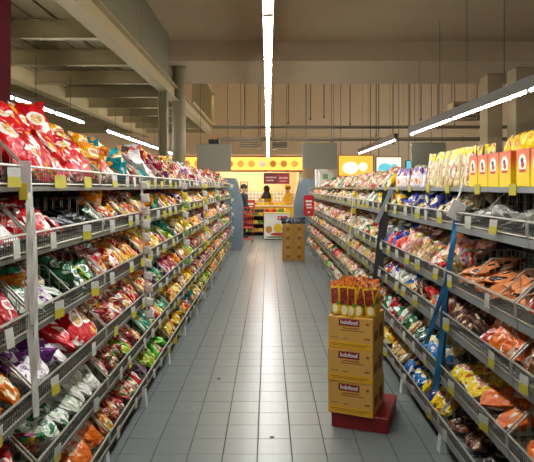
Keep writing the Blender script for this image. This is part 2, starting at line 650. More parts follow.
def tag_mat(name, c0, c1):
    t = NT(name)
    tc, _ = t.objco(False)
    sp = t.n('ShaderNodeSeparateXYZ')
    t.set(sp.inputs[0], tc)
    m = t.math('GREATER_THAN', sp.outputs[2], .002)
    br = t.n('ShaderNodeTexBrick')
    cz = t.n('ShaderNodeCombineXYZ')
    t.set(cz.inputs[0], t.math('MULTIPLY', sp.outputs[0], 60.0))
    t.set(cz.inputs[1], t.math('MULTIPLY', sp.outputs[2], 60.0))
    t.set(br.inputs['Vector'], cz.outputs[0])
    br.inputs['Scale'].default_value = 1.6
    br.inputs['Color1'].default_value = (1, 1, 1, 1)
    br.inputs['Color2'].default_value = (1, 1, 1, 1)
    br.inputs['Mortar'].default_value = (.0, .0, .0, 1)
    br.inputs['Mortar Size'].default_value = 0.09
    c = t.mix(m, lin(c0), lin(c1))
    k = t.math('MULTIPLY', t.math('SUBTRACT', 1.0, br.outputs[0]), .55)
    c = t.mix(k, c, (.03, .03, .03, 1))
    t.t.links.new(c, t.b.inputs['Base Color'])
    t.b.inputs['Roughness'].default_value = 0.35
    return t.m


M_tagy = tag_mat('price_tag_yellow', '#d9cb23', '#d8d8cc')
M_tagw = tag_mat('price_tag_white', '#dcdcc8', '#e6e6de')
M_tagfull = tag_mat('price_tag_all_yellow', '#e0d01c', '#d7cc25')
PITCH, BL, BD = 0.97, 0.955, 0.40
# price tags: card hung over the lip (local: x along the lip, -y towards the aisle)
tag_meshes = [MB().box(-.032, .032, -.003, 0, -.036, .036).mesh('price_tag', M_tagy),
              MB().box(-.024, .024, -.003, 0, -.034, .034).mesh('price_tag', M_tagw),
              MB().box(-.038, .038, -.003, 0, -.028, .028).mesh('price_tag', M_tagfull)]


def basket_meshes(step, lip):
    d = {}
    d['rim'] = MB().wire((0, 0, 0), (BL, 0, 0), .0055, 6, True).wire((0, 0.004, -lip), (BL, .004, -lip), .0045, 6, True) \
        .wire((0, 0, 0), (0, .0, -lip), .004, 4).wire((BL, 0, 0), (BL, .0, -lip), .004, 4).mesh('rim', M_rim)
    m = MB()
    n = int(BL / step)
    for k in range(1, n):
        m.wire((k * BL / n, .002, -.004), (k * BL / n, .002, -lip), .0011, 4)
    for k in range(1, 4):
        m.wire((0, .004, -lip * k / 4), (BL, .004, -lip * k / 4), .0014, 4)
    d['front_mesh'] = m.mesh('front_mesh', M_mesh)
    m = MB()
    for k in range(0, n, 2):
        m.wire((k * BL / n, .005, -lip), (k * BL / n, BD, -lip + .02), .0018, 4)
    for k in range(6):
        m.wire((0, .03 + k * .07, -lip + .003 + k * .0035), (BL, .03 + k * .07, -lip + .003 + k * .0035), .002, 4)
    d['floor_mesh'] = m.mesh('floor_mesh', M_galv)
    m = MB()
    for k in range(0, n + 1, 3):
        x = min(BL, k * BL / n)
        m.wire((x, BD, -lip + .02), (x, BD, .125), .002, 4)
    for z in (.125, .06, 0):
        m.wire((0, BD, z), (BL, BD, z), .0022, 4)
    d['back_mesh'] = m.mesh('back_mesh', M_galv)
    m = MB()
    m.path([(0, 0, 0), (0, .115, .115), (0, .13, .12), (0, BD, .12)], .0042, 5)
    k = .05
    while k < BD:
        top = min(.12, k) - .003
        m.wire((0, k, -lip + .01), (0, k, top), .0018, 4)
        k += .045
    m.wire((0, .0, -lip + .02), (0, BD, -lip + .03), .002, 4)
    m.wire((0, .05, .0), (0, BD, .0), .002, 4)
    d['divider'] = m.mesh('divider', M_galv)
    return d


LIP = .068
BASK_N = basket_meshes(.019, LIP)
BASK_F = basket_meshes(.05, LIP)

# row: lip top z, lip x  (top row first)
ROWS_L = [(1.68, -.94), (1.42, -.925), (1.12, -.915), (.82, -.905), (.535, -.895), (.226, -.885)]
ROWS_R = [(1.60, 1.17), (1.45, 1.12), (1.10, 1.07), (.85, 1.05), (.535, 1.033), (.226, 1.03)]
ROWW = ['top', 'second', 'third', 'fourth', 'fifth', 'bottom']
Y0L, NL = 2.16 - PITCH, 13
Y0R, NR = 3.39 - 2 * PITCH, 14


def frame(side, row, k):
    """matrix from basket-local to world"""
    if side == 'left':
        z, x = ROWS_L[row]
        return Matrix.Translation((x, Y0L + k * PITCH + .0075, z)) @ Matrix.Rotation(math.pi / 2, 4, 'Z')
    z, x = ROWS_R[row]
    return Matrix.Translation((x, Y0R + (k + 1) * PITCH - .0075, z)) @ Matrix.Rotation(-math.pi / 2, 4, 'Z')


rng = random.Random(21)
MID = {('left', 2, 1): [.42], ('left', 1, 1): [], ('right', 2, 1): [.40, .80], ('right', 2, 0): [.11], ('right', 1, 1): [.45]}
for side, n in (('left', NL), ('right', NR)):
    for k in range(n):
        # the bay that carries the baskets
        y0 = (Y0L if side == 'left' else Y0R) + k * PITCH
        sg = -1 if side == 'left' else 1
        rows = ROWS_L if side == 'left' else ROWS_R
        xb = 1.40 if side == 'left' else 1.60
        bay = thing('gondola_bay', f'grey metal gondola bay of the {side} shelf, {ORD[k]} from the camera', 'shelf unit', (sg * xb, y0, 0),
                    group=f'bays of the {side} shelf')
        def lb(x0, x1, ya, yb, z0, z1, nm, mt, m=None):
            a, b = sorted((sg * (x0 - xb), sg * (x1 - xb)))
            mm = (m or MB()).cbox(a, b, ya, yb, z0, z1, .002)
            return mm.build(nm, mt, bay) if nm else mm
        top = 1.78 if side == 'left' else 1.62
        lb(xb, xb + .03, .004, PITCH - .004, .02, top, 'back_panel', M_back)
        lb(xb - .05, xb - .002, -.02, .02, 0, top, 'upright', M_shelf)
        xk = .985 if side == 'left' else 1.16
        lb(xk, xk + .02, .004, PITCH - .004, 0, .13, 'kick_plate', M_kick)
        lip0 = abs(rows[5][1])
        f = MB()
        a = [(sg * (lip0 + .0 - xb), .0), (sg * (lip0 + .10 - xb), 0), (sg * (lip0 + .13 - xb), .115), (sg * (lip0 + .012 - xb), .115)]
        if sg > 0:
            a = a[::-1]
        f.prism(a, 'y', -.03, .03).build('foot', M_foot, bay)
        for r, (z, x) in enumerate(rows):
            ax = abs(x)
            if side == 'right' and r == 0:
                lb(ax, xb - .002, .002, PITCH - .002, z - .028, z, 'shelf', M_shelf)
                continue
            zt = z - LIP - .008
            fr = .022 if side == 'left' else .042
            mm = MB()
            lb(ax + .012, xb - .002, .002, PITCH - .002, zt - .012, zt, None, None, mm)
            lb(ax + .008, ax + .022, .002, PITCH - .002, zt - fr, zt, 'shelf', M_shelfl if side == 'left' else M_shelf, mm)
        for r in range(6):
            if side == 'right' and r == 0:
                # price tags on the plain top shelf edge belong to the bay
                for q in range(2):
                    o = link('price_tag', tag_meshes[2], bay)
                    o.location = (ROWS_R[0][1] - xb - .002, .25 + .45 * q, 1.588)
                    o.rotation_euler = (0, 0, -math.pi / 2)
                continue
            md = BASK_N if y0 < 6.2 else BASK_F
            M = frame(side, r, k)
            b = thing('wire_basket', f'wire basket in the {ROWW[r]} row of the {side} shelf, {ORD[k]} from the camera', 'basket',
                      group=f'wire baskets of the {side} shelf')
            b.matrix_basis = M
            for nm in ('rim', 'front_mesh', 'floor_mesh', 'back_mesh'):
                link(nm, md[nm], b)
            for u in [.004, BL - .004] + MID.get((side, r, k), [BL / 2] if (k * 7 + r * 3) % 5 == 0 else []):
                o = link('divider', md['divider'], b)
                o.location = (u, 0, 0)
            nt = 2 if y0 < 3 else 3
            if y0 > 8:
                nt = 2
            for q in range(nt):
                kind = rng.choice([0, 0, 1, 1, 2] if side == 'left' else [0, 0, 0, 1])
                o = link('price_tag', tag_meshes[kind], b)
                o.location = ((q + rng.uniform(.25, .75)) * BL / nt, -.018, -.045 - (0.012 if kind == 2 else 0))
                o.rotation_euler = (rng.uniform(-.15, .05), 0, (-1 if side == 'left' else 1) * rng.uniform(.0, .35))

# ------------------------------------------------------------------ packets
def pillow(seed, nx=8, ny=10, sq=1.0):
    """film bag, unit footprint, unit thickness along z; crimped ends"""
    r = random.Random(seed)
    ph = [r.uniform(0, 6.28) for _ in range(8)]
    V, Fc = [], []
    for s in (1, -1):
        for j in range(ny + 1):
            v = -1 + 2 * j / ny
            for i in range(nx + 1):
                u = -1 + 2 * i / nx
                e = max(0, 1 - abs(v) ** 2.6) ** .62 * max(0, 1 - abs(u) ** 3.2) ** .6
                wr = 1 + .22 * math.sin(3.1 * u + ph[0] + 2 * v) * math.sin(4 * v + ph[1]) + .15 * math.sin(7 * u + ph[2]) * math.sin(6 * v + ph[3])
                z = s * .5 * e * wr
                pinch = 1 - .10 * (1 - abs(v) ** 4) * (abs(u) ** 2)
                bx = .5 * u * (pinch + .05 * math.sin(5 * v + ph[4]))
                by = .5 * v * (1 + .03 * math.sin(6 * u + ph[5]))
                if abs(v) > .99:
                    z += .05 * math.sin(9 * u + ph[6])
                z += .10 * math.sin(2.2 * u + ph[7]) * v
                V.append((bx, by, z))
    n1 = (nx + 1) * (ny + 1)
    for j in range(ny):
        for i in range(nx):
            a = j * (nx + 1) + i
            Fc.append((a, a + 1, a + nx + 2, a + nx + 1))
            Fc.append((n1 + a, n1 + a + nx + 1, n1 + a + nx + 2, n1 + a + 1))
    return V, Fc


def pouch(seed, nx=6, ny=9):
    """standing pouch: thick at the base, flat sealed top; y is its height (0..1)"""
    r = random.Random(seed)
    ph = [r.uniform(0, 6.28) for _ in range(6)]
    V, Fc = [], []
    for s in (1, -1):
        for j in range(ny + 1):
            v = j / ny
            for i in range(nx + 1):
                u = -1 + 2 * i / nx
                e = (1 - v) ** .55 * max(0, 1 - abs(u) ** 2.5) ** .5
                z = s * (.5 * e * (1 + .15 * math.sin(3 * u + 5 * v + ph[0])) + (.02 if v < 1 else 0)) + .10 * v * v * math.sin(2 * u + ph[1])
                x = .5 * u * (1 - .08 * v * (1 - v) * 4 + .03 * math.sin(8 * v + ph[2]))
                V.append((x, v - .5, z))
    n1 = (nx + 1) * (ny + 1)
    for j in range(ny):
        for i in range(nx):
            a = j * (nx + 1) + i
            Fc.append((a, a + 1, a + nx + 2, a + nx + 1))
            Fc.append((n1 + a, n1 + a + nx + 1, n1 + a + nx + 2, n1 + a + 1))
    for i in range(nx):
        Fc.append((i + 1, i, n1 + i, n1 + i + 1))
    return V, Fc


def brick_pack(seed):
    """firm rectangular pack with soft edges"""
    m = MB().cbox(-.5, .5, -.5, .5, -.5, .5, .12)
    return m.v, m.f


SHAPES = {'pillow': [pillow(i) for i in range(4)], 'pouch': [pouch(i) for i in range(3)], 'brick': [brick_pack(0)]}

# kinds: name -> (description, material, shape, width, length, thickness)
K = {}


def kind(key, desc, mat, shape='pillow', w=.12, l=.17, t=.055, cat='packet'):
    K[key] = (desc, mat, shape, w, l, t, cat)


P, C = printed, candy
kind('redbig', 'large red and white packet', P('film_red_white', '#c8161c', '#b80f17', '#e8e2d8', '#d89a20', .22, px=.27, py=.16), w=.18, l=.25, t=.085)
kind('gold', 'golden yellow packet', P('film_gold', '#e3a313', '#d8830f', '#f3e2b0', '#b5452a', .2), w=.15, l=.20, t=.08)
kind('teal', 'glossy teal packet', P('film_teal', '#118b99', '#0c7f8c', '#e0a830', '#f0e8d0', .3), w=.15, l=.20, t=.08)
kind('whitepink', 'white flat packet with pink print', P('film_white_pink', '#e6e0da', '#d9d6d0', '#d05a6c', '#f2e8e8', .3), w=.15, l=.22, t=.04)
kind('magenta', 'dark pink crinkled packet', P('film_magenta', '#a3203f', '#8c1a3a', '#e0c8b0', '#6f1030', .2), w=.125, l=.165, t=.062)
kind('black', 'shiny black packet', P('film_black', '#1b1a1c', '#26262a', '#8f8f92', '#303030', .3), w=.15, l=.22, t=.07)
kind('redpk', 'red packet with white logo', P('film_red', '#b81418', '#a01015', '#e8dcd4', '#c01c20', .25), w=.115, l=.165, t=.05)
kind('orange', 'orange packet', P('film_orange', '#dd7517', '#e08c1a', '#f0d9a8', '#a83616', .2), w=.115, l=.165, t=.06)
kind('flower', 'dark packet with orange picture', P('film_dark_orange', '#2a2422', '#4a3a30', '#e08a1c', '#d86a14', .3), w=.115, l=.165, t=.06)
kind('greenwh', 'green and white packet', P('film_green_white', '#cfdcc8', '#2f7a4a', '#e8ece4', '#2a6a48', .2), w=.115, l=.165, t=.05)
kind('greendk', 'dark green packet', P('film_dark_green', '#1f4a34', '#2c6a42', '#dfe6dc', '#2a5a40', .15), w=.115, l=.165, t=.05)
kind('purplewh', 'white packet with purple print', P('film_white_purple', '#e4dcdc', '#7d3a86', '#ded4dc', '#6a2a70', .16), w=.125, l=.165, t=.062)
kind('cream', 'cream packet', P('film_cream', '#ddd0a8', '#cdbb88', '#efe8d0', '#b46a34', .25), w=.115, l=.165, t=.06)
kind('brown', 'brown packet', P('film_brown', '#7a4a28', '#5d3820', '#d8b890', '#3a2418', .25), w=.115, l=.165, t=.05)
kind('silver', 'silver grey checked packet', P('film_silver', '#8f8b85', '#b5b1aa', '#d8d4cc', '#4c4844', .05, rough=.2), w=.16, l=.22, t=.06)
kind('peach', 'flat orange bag with dark label', P('film_peach', '#de8a52', '#d87c44', '#2c2020', '#e8dcc8', .45, px=.14, py=.08, pcy=.2), w=.24, l=.30, t=.06)
kind('roll', 'orange bag of bread rolls', P('film_orange_roll', '#dd6a1e', '#c8843c', '#e8d8c0', '#cc5212', .18, px=.16, py=.12), w=.20, l=.26, t=.09)
kind('yellow', 'bright yellow packet', P('film_yellow', '#e6c616', '#e0b010', '#f0e6b8', '#c04a1c', .25), w=.115, l=.165, t=.06)
kind('blue', 'bright blue packet', P('film_blue', '#1c6fb0', '#1b58a4', '#d6dde0', '#e8c83a', .25), w=.115, l=.165, t=.06)
kind('navy', 'dark blue packet', P('film_navy', '#232f7c', '#2c3a90', '#dcd8d0', '#d8b02c', .2), w=.115, l=.165, t=.06)
kind('purplepk', 'purple topped white packet with orange print', P('film_purple_top', '#dcd8e0', '#5e2a86', '#e8862c', '#dcd8e0', .14, pcy=-.2), 'pouch', w=.125, l=.165, t=.062)
kind('yeltop', 'cream snack pouch with yellow top', P('film_yellow_top', '#d3c08c', '#e6d014', '#9c4a34', '#e6d8b0', .30, pcy=-.12, px=.22, py=.2), 'pouch', w=.14, l=.25, t=.07)
kind('white', 'white packet', P('film_white', '#dedcd2', '#c8c8ba', '#b0bc9c', '#7a8a70', .25), w=.115, l=.165, t=.06)
kind('grass', 'bright green packet', P('film_bright_green', '#49b92a', '#68c63a', '#dfe8a8', '#2c8a20', .2), w=.13, l=.17, t=.06)
kind('yelbag', 'crumpled bright yellow pouch', P('film_crumpled_yellow', '#e8cf12', '#e6c40e', '#d9a01a', '#c05a20', .3, px=.2, py=.1), 'pillow', w=.18, l=.24, t=.09)
kind('c_red', 'red and white sweets bag', C('sweets_red', ['#c82028', '#e8e0d8', '#d8b04a', '#b01820', '#e6d8d0'], 3.6), w=.125, l=.165, t=.062)
kind('c_redgr', 'red, white and green sweets bag', C('sweets_red_green', ['#c23030', '#e4ddd0', '#5a9a4a', '#e8d8c0', '#c8543c'], 3.6), w=.125, l=.165, t=.062)
kind('c_teal', 'green and teal sweets bag', C('sweets_teal', ['#1f8a6a', '#2aa07c', '#d8b43a', '#1c6a5a', '#9cc8b0'], 4.2), w=.125, l=.165, t=.062)
kind('c_green', 'yellow and green sweets bag', C('sweets_green', ['#8fc02a', '#d8c820', '#4aa030', '#e6dc70', '#6ab02c'], 4.2), w=.125, l=.165, t=.062)
kind('c_orange', 'orange and yellow sweets bag', C('sweets_orange', ['#e07c1c', '#e6b824', '#c8402a', '#e8d8a0', '#e0931c'], 4.2), w=.125, l=.165, t=.062)
kind('c_yellow', 'yellow sweets bag', C('sweets_yellow', ['#e6c41c', '#e8d458', '#d8941c', '#e8dcb0'], 4.2), w=.125, l=.165, t=.062)
kind('c_purple', 'purple and orange sweets bag', C('sweets_purple', ['#8a3a5a', '#d8863a', '#c83a3a', '#e0c890', '#5a3a6a'], 4.2), w=.125, l=.165, t=.062)
kind('c_cream', 'beige biscuits bag', C('sweets_cream', ['#cda873', '#b98a4e', '#ddcfae', '#8f5a34', '#c9a83c'], 3.6), w=.125, l=.165, t=.062)
kind('c_mix', 'mixed coloured sweets bag', C('sweets_mix', ['#c83a3a', '#e6c430', '#3a9a5a', '#e6dcd0', '#d8743a', '#8a4a8a'], 4.2), w=.125, l=.165, t=.062)
kind('c_white', 'pale wrapped sweets bag', C('sweets_white', ['#d2c8ae', '#a9a880', '#c08a60', '#ddd4c0', '#7f9560', '#b05a40'], 3.6), w=.125, l=.165, t=.062)
kind('c_tomato', 'bright red sweets bag', C('sweets_tomato', ['#c81e1a', '#d8302a', '#b01412', '#e0705a'], 3.0), w=.14, l=.15, t=.08)
kind('c_pink', 'pink and cream snacks bag', C('sweets_pink', ['#d8867a', '#e6c4a8', '#c85a50', '#e8dcc8', '#dca07a'], 3.6), w=.16, l=.20, t=.07)
kind('c_dark', 'dark brown snacks bag', C('sweets_dark', ['#4a2a1c', '#7a4428', '#c8a884', '#381e14'], 3.6), w=.115, l=.165, t=.06)

MESH = {}


def pmesh(key, sh, i):
    k = (key, i)
    if k not in MESH:
        V, Fc = SHAPES[sh][i]
        me = bpy.data.meshes.new('packet')
        me.from_pydata(V, [], Fc)
        me.materials.append(K[key][1])
        if sh != 'brick':
            me.polygons.foreach_set('use_smooth', [True] * len(Fc))
        MESH[k] = me
    return MESH[k]


# what each basket holds, per row from the camera: key or 'a/b' for two halves, ':n' fill, '!' flat
LEFT = [
    ['black/redbig^', 'redbig^', 'gold^/teal^', 'teal/whitepink^', 'magenta^/c_mix^', 'c_mix^/magenta^', 'c_redgr^/whitepink^', 'c_mix^', 'c_red^/white^', 'magenta^', 'c_redgr^', 'c_mix^'],
    ['orange/whitepink', 'redpk/black-', 'flower/c_mix', 'c_orange/greenwh', 'c_yellow/c_purple', 'purplewh/c_yellow', 'c_mix', 'c_yellow', 'c_orange', 'cream', 'c_mix', 'greenwh'],
    ['cream/redpk', 'greenwh/greendk', 'c_red/c_orange', 'c_orange/c_yellow', 'c_green/c_teal', 'c_yellow', 'c_orange', 'c_purple', 'c_mix', 'orange', 'c_red', 'cream'],
    ['whitepink/orange', 'purplewh/redbig', 'c_red', 'c_orange/c_teal', 'c_teal/c_orange', 'c_purple/c_green', 'c_red', 'c_orange', 'c_yellow', 'c_redgr', 'c_mix', 'c_green'],
    ['greendk/redpk', 'greenwh/white', 'c_redgr/c_red', 'c_teal', 'c_orange/c_yellow', 'c_orange/yellow', 'c_mix', 'c_purple', 'orange', 'c_orange', 'c_mix', 'c_red'],
    ['greendk', 'c_dark/roll', 'c_red/c_redgr', 'c_green/grass', 'c_yellow/yellow', 'c_orange/teal', 'c_yellow', 'c_green', 'c_orange', 'yellow', 'c_yellow', 'c_mix'],
]
RIGHT = [
    [None] * 12,
    ['brown/silver', 'silver-', 'cream/navy', 'navy/cream', 'c_cream/white', 'white/c_cream', 'c_white', 'c_cream', 'brown', 'c_white', 'c_cream', 'c_mix'],
    ['yellow/redpk', 'peach!', 'c_pink/c_cream', 'c_pink/navy', 'white/c_cream', 'c_white', 'c_cream/brown', 'c_orange', 'c_mix', 'c_white', 'c_dark', 'c_mix'],
    ['c_dark/brown', 'roll/c_dark', 'c_tomato/blue', 'white/navy', 'c_cream', 'c_white/cream', 'cream/c_white', 'c_orange', 'c_mix', 'c_cream', 'yellow', 'c_white'],
    ['roll!', 'roll!/yellow!', 'blue/greendk', 'greenwh/greendk', 'c_red/white', 'c_cream', 'c_cream/cream', 'c_mix', 'greendk/redpk', 'c_white', 'c_mix', 'c_red'],
    ['c_dark!', 'black!-/c_dark!', 'yellow/blue', 'c_cream/yellow', 'white', 'c_orange/orange', 'c_orange', 'c_white', 'c_red/grass', 'c_cream', 'c_white', 'c_mix'],
]
SINGLES = {'left': 0, 'right': 0}
STUFF = {'left': [], 'right': []}
KIND_N = {}
NAMES = {'roll': 'bread_bag', 'peach': 'snack_bag', 'yelbag': 'yellow_pouch', 'yeltop': 'snack_pouch', 'purplepk': 'snack_pouch', 'sauce': 'seasoning_pouch', 'darkpk': 'dark_packet'}


def put(key, M, label, group, side='left', single=True, si=None):
    d, mt, sh, w, l, t, cat = K[key]
    i = rng.randrange(len(SHAPES[sh])) if si is None else si
    if not single:
        STUFF[side].append((key, sh, i, M))
        return
    SINGLES[side] += 1
    nm = NAMES.get(key) or ('sweets_bag' if key.startswith('c_') else 'snack_packet')
    KIND_N[nm] = KIND_N.get(nm, 0) + 1
    o = link(nm, pmesh(key, sh, i), None, M)
    tag(o, label, cat, group)
    return o


MIXL = ['c_red', 'c_mix', 'c_orange', 'c_purple', 'redpk', 'orange', 'cream', 'greenwh', 'c_redgr', 'gold', 'purplewh', 'flower', 'magenta', 'c_green']
MIXR = ['c_cream', 'brown', 'redpk', 'c_mix', 'greenwh', 'yellow', 'cream', 'c_dark', 'c_pink', 'orange', 'greendk', 'navy', 'c_tomato', 'whitepink']


def fill(side, row, k, spec):
    if spec is None:
        return
    fr = frame(side, row, k)
    halves = spec.split('/')
    if side == 'right':
        halves = halves[::-1]            # local u runs towards the camera on the right
    n = len(halves)
    dist = (Y0L if side == 'left' else Y0R) + k * PITCH
    single = dist < (5.5 if side == 'left' else 5.7)
    for h, sp in enumerate(halves):
        key = sp.strip('^!-')
        up, flat, few = '^' in sp, '!' in sp, '-' in sp
        d, mt, sh, w, l, t, cat = K[key]
        u0, u1 = BL * h / n + .02, BL * (h + 1) / n - .02
        lab = f'{d} in {ROWW[row]} row, {ORD[k]} basket of {side} shelf'
        g = f'{ORD[k]} {side} basket, {ROWW[row]} row: {d}'
        if flat:
            layers = [(.13, .0), (.25, .045)] if not few else [(.17, 0)]
        elif up:
            layers = [(.07, .0), (.16, .075), (.25, .15), (.32, .19)]
        elif few:
            layers = [(.16, 0)]
        else:
            layers = [(.07, .022), (.175, .062), (.285, .095)]
        key0 = key
        for li, (dd, zz) in enumerate(layers):
            step = max(w * .86, .09) * (1.0 if not few else 1.25)
            if flat:
                step = w * .95
            cnt = max(1, int(round((u1 - u0) / step)))
            for q in range(cnt):
                key = key0
                if not flat and not few and k > 0 and rng.random() < (.10 if k == 1 else .30):
                    key = rng.choice(MIXL if side == 'left' else MIXR)
                d, mt, sh, w, l, t, cat = K[key]
                g = f'{ORD[k]} {side} basket, {ROWW[row]} row: {d}'
                u = u0 + (q + .5 + (.25 if li % 2 else -.1)) * (u1 - u0) / cnt + rng.uniform(-.02, .02)
                u = min(max(u, u0 + w * .3), u1 - w * .3)
                al = RAD(rng.uniform(22, 52)) if not (flat or few) else RAD(rng.uniform(6, 24))
                if up:
                    al = RAD(rng.uniform(25, 62))
                yaw = RAD(rng.uniform(-38, 38)) if not flat else RAD(rng.uniform(-25, 25))
                if rng.random() < .25 and not flat and l < .25:
                    yaw += math.pi / 2
                sc = rng.uniform(.9, 1.08)
                Ml = Matrix.Translation((u, dd + rng.uniform(-.015, .015), 0)) @ Matrix.Rotation(yaw, 4, 'Z') @ Matrix.Rotation(al, 4, 'X') \
                    @ Matrix.Rotation(RAD(rng.uniform(-14, 14)), 4, 'Y') @ Matrix.Diagonal((w * sc, l * sc, t * sc, 1))
                si = rng.randrange(len(SHAPES[sh]))
                pv = [Ml @ Vector(v) for v in SHAPES[sh][si][0]]
                ax, bx = min(v.x for v in pv), max(v.x for v in pv)
                ay, by = min(v.y for v in pv), max(v.y for v in pv)
                dx = max(0, .012 - ax) - max(0, bx - BL + .012)
                dy = -max(0, by - BD + .012)
                dy = max(dy, .010 - ay)if ay + dy < .010 else dy
                dz = -LIP + .010 + zz - min(v.z for v in pv)
                M = fr @ Matrix.Translation((dx, dy, dz)) @ Ml
                ln = (('front', 'back') if len(layers) == 2 else ('front', 'middle', 'back', 'rear'))[li]
                lab = f'{d}, {side} {ROWW[row]} row, {ORD[k]} basket, {ln} layer'
                p = M.translation
                if p.y < .5 or abs(F * p.x / p.y) > 267 + 75 or not -70 < 187 - F * (p.z - H) / p.y < 532:
                    continue                                   # well outside the photograph
                QUEUE.append((p.y, key, M, lab, g, side, si))


QUEUE = []
NTH = {}
for r in range(6):
    for k in range(NL):
        fill('left', r, k, LEFT[r][k if k < 12 else k - 5])
    for k in range(NR):
        fill('right', r, k, RIGHT[r][k if k < 12 else k - 5])
QUEUE.sort(key=lambda q: q[0])
for _, key, M, lab, g, side, si in QUEUE:                          # the nearest 300 of a kind are objects of their own
    nm = NAMES.get(key) or ('sweets_bag' if key.startswith('c_') else 'snack_packet')
    gk = lab.split(', ', 1)[1] if not lab.startswith('red, white') else lab.split(', ', 2)[2]
    NTH[gk] = NTH.get(gk, -1) + 1
    lab += f', {ORD[NTH[gk]]} from camera'
    put(key, M, lab, g, side, KIND_N.get(nm, 0) < 300, si)

# ---- plain top shelf on the right: yellow and orange boxes, pouches, packets
ZS, XS = ROWS_R[0]


def box_mat():
    t = NT('carton_orange_yellow')
    tc, _ = t.objco(False)
    sp = t.n('ShaderNodeSeparateXYZ')
    t.set(sp.inputs[0], tc)
    f = t.math('MULTIPLY', sp.outputs[2], 1 / .18)
    rp = t.n('ShaderNodeValToRGB')
    for p, c in ((0.0, '#ecd21a'), (.42, '#eec41c')):
        e = rp.color_ramp.elements[0 if p == 0 else 1]
        e.position, e.color = p, lin(c)
    e = rp.color_ramp.elements.new(.72)
    e.color = lin('#e5782a')
    e = rp.color_ramp.elements.new(1.0)
    e.color = lin('#dc5a34')
    t.set(rp.inputs[0], f)
    t.t.links.new(rp.outputs[0], t.b.inputs['Base Color'])
    t.b.inputs['Roughness'].default_value = 0.35
    return t.m


M_obox = box_mat()
M_white = plain('white_print', '#ece8de', 0.5, var=0.02)
M_inkblue = plain('dark_blue_print', '#22304f', 0.5)
M_inkred = plain('red_print', '#c03a2c', 0.5)
M_lidfilm = plain('box_film', '#e7c81e', 0.3)


def disc(m, cx, cz, r, y, n=14, rx=1.0, mi=None):
    vs = [(cx + r * rx * math.cos(2 * math.pi * k / n), y, cz + r * math.sin(2 * math.pi * k / n)) for k in range(n)]
    m.add(vs, [tuple(range(n))], mi)


bw, bh, bd = .135, .178, .20
obm = MB().cbox(-bw / 2, bw / 2, 0, bd, 0, bh, .003).mesh('carton', M_obox)
m = MB()
disc(m, 0, .112, .043, -.001, rx=.95)
lgm = m.mesh('logo_disc', M_white)
m = MB()
disc(m, -.003, .124, .013, -.0018, rx=1.1)
disc(m, 0.004, .103, .014, -.0018, rx=1.2, mi=1)
lg2 = m.mesh('logo_figure', [M_inkblue, M_inkred])
lg3 = MB().box(-.03, .03, -.0024, -.001, .070, .082).mesh('logo_band', M_inkred)
ys = [3.23, 3.085, 2.94, 2.795, 2.60, 2.455, 2.31]
for i, y in enumerate(ys):
    t = thing('snack_box', f'orange and yellow snack box with round white logo, {ORD[len(ys) - 1 - i]} from the camera', 'box', (XS + .012, y, ZS), -math.pi / 2,
              'orange and yellow boxes on the right top shelf')
    link('carton', obm, t)
    link('logo_disc', lgm, t)
    link('logo_figure', lg2, t)
    link('logo_band', lg3, t)
gy = 'crumpled yellow pouches behind the orange boxes'
for i in range(13):
    y = 2.2 + i * .09
    M = Matrix.Translation((XS + .285 + rng.uniform(-.02, .02), y + rng.uniform(-.02, .02), ZS + .145 + rng.uniform(0, .03))) @ Matrix.Rotation(-math.pi / 2 + rng.uniform(-.5, .5), 4, 'Z') \
        @ Matrix.Rotation(RAD(rng.uniform(70, 95)), 4, 'X') @ Matrix.Rotation(RAD(rng.uniform(-20, 20)), 4, 'Z') @ Matrix.Diagonal((.17, .28, .08, 1))
    put('yelbag', M, f'crumpled yellow pouch, rear row behind the orange boxes, {ORD[i]} from the camera', gy, 'right')
for i in range(12):
    y = 2.22 + i * .095
    M = Matrix.Translation((XS + .235 + rng.uniform(-.015, .015), y + rng.uniform(-.02, .02), ZS + .165 + rng.uniform(0, .02))) @ Matrix.Rotation(-math.pi / 2 + rng.uniform(-.7, .7), 4, 'Z') \
        @ Matrix.Rotation(RAD(rng.uniform(75, 100)), 4, 'X') @ Matrix.Rotation(RAD(rng.uniform(-35, 35)), 4, 'Z') @ Matrix.Diagonal((.13, .25, .07, 1))
    put('yelbag', M, f'crumpled yellow pouch touching the orange boxes from behind, {ORD[i]} from the camera', 'front crumpled yellow pouches', 'right')


def stand_row(key, ya, yb, step, xo, label, group, hs=1.0, single=True):
    d, mt, sh, w, l, t, cat = K[key]
    y, i = ya, 0
    while y < yb:
        M = Matrix.Translation((XS + xo + rng.uniform(-.01, .01), y, ZS + .5 * l * hs * .99)) @ Matrix.Rotation(-math.pi / 2 + rng.uniform(-.3, .3), 4, 'Z') \
            @ Matrix.Rotation(RAD(rng.uniform(82, 90)), 4, 'X') @ Matrix.Rotation(RAD(rng.uniform(-5, 5)), 4, 'Z') @ Matrix.Diagonal((w, l * hs, t, 1))
        put(key, M, f'{label}, {ORD[i]} from camera', group, 'right', single)
        y += step
        i += 1


stand_row('yeltop', 3.36, 4.3, .12, .06, 'cream snack pouch with yellow top, front row of right top shelf', 'front yellow topped pouches')
stand_row('yeltop', 3.40, 4.3, .12, .17, 'cream snack pouch with yellow top, back row of right top shelf', 'back yellow topped pouches', 1.06)
stand_row('purplepk', 4.36, 5.3, .125, .06, 'purple topped white pouch, front row of right top shelf', 'front purple topped pouches')
stand_row('purplepk', 4.42, 5.3, .13, .17, 'purple topped white pouch, back row of right top shelf', 'back purple topped pouches', 1.05)
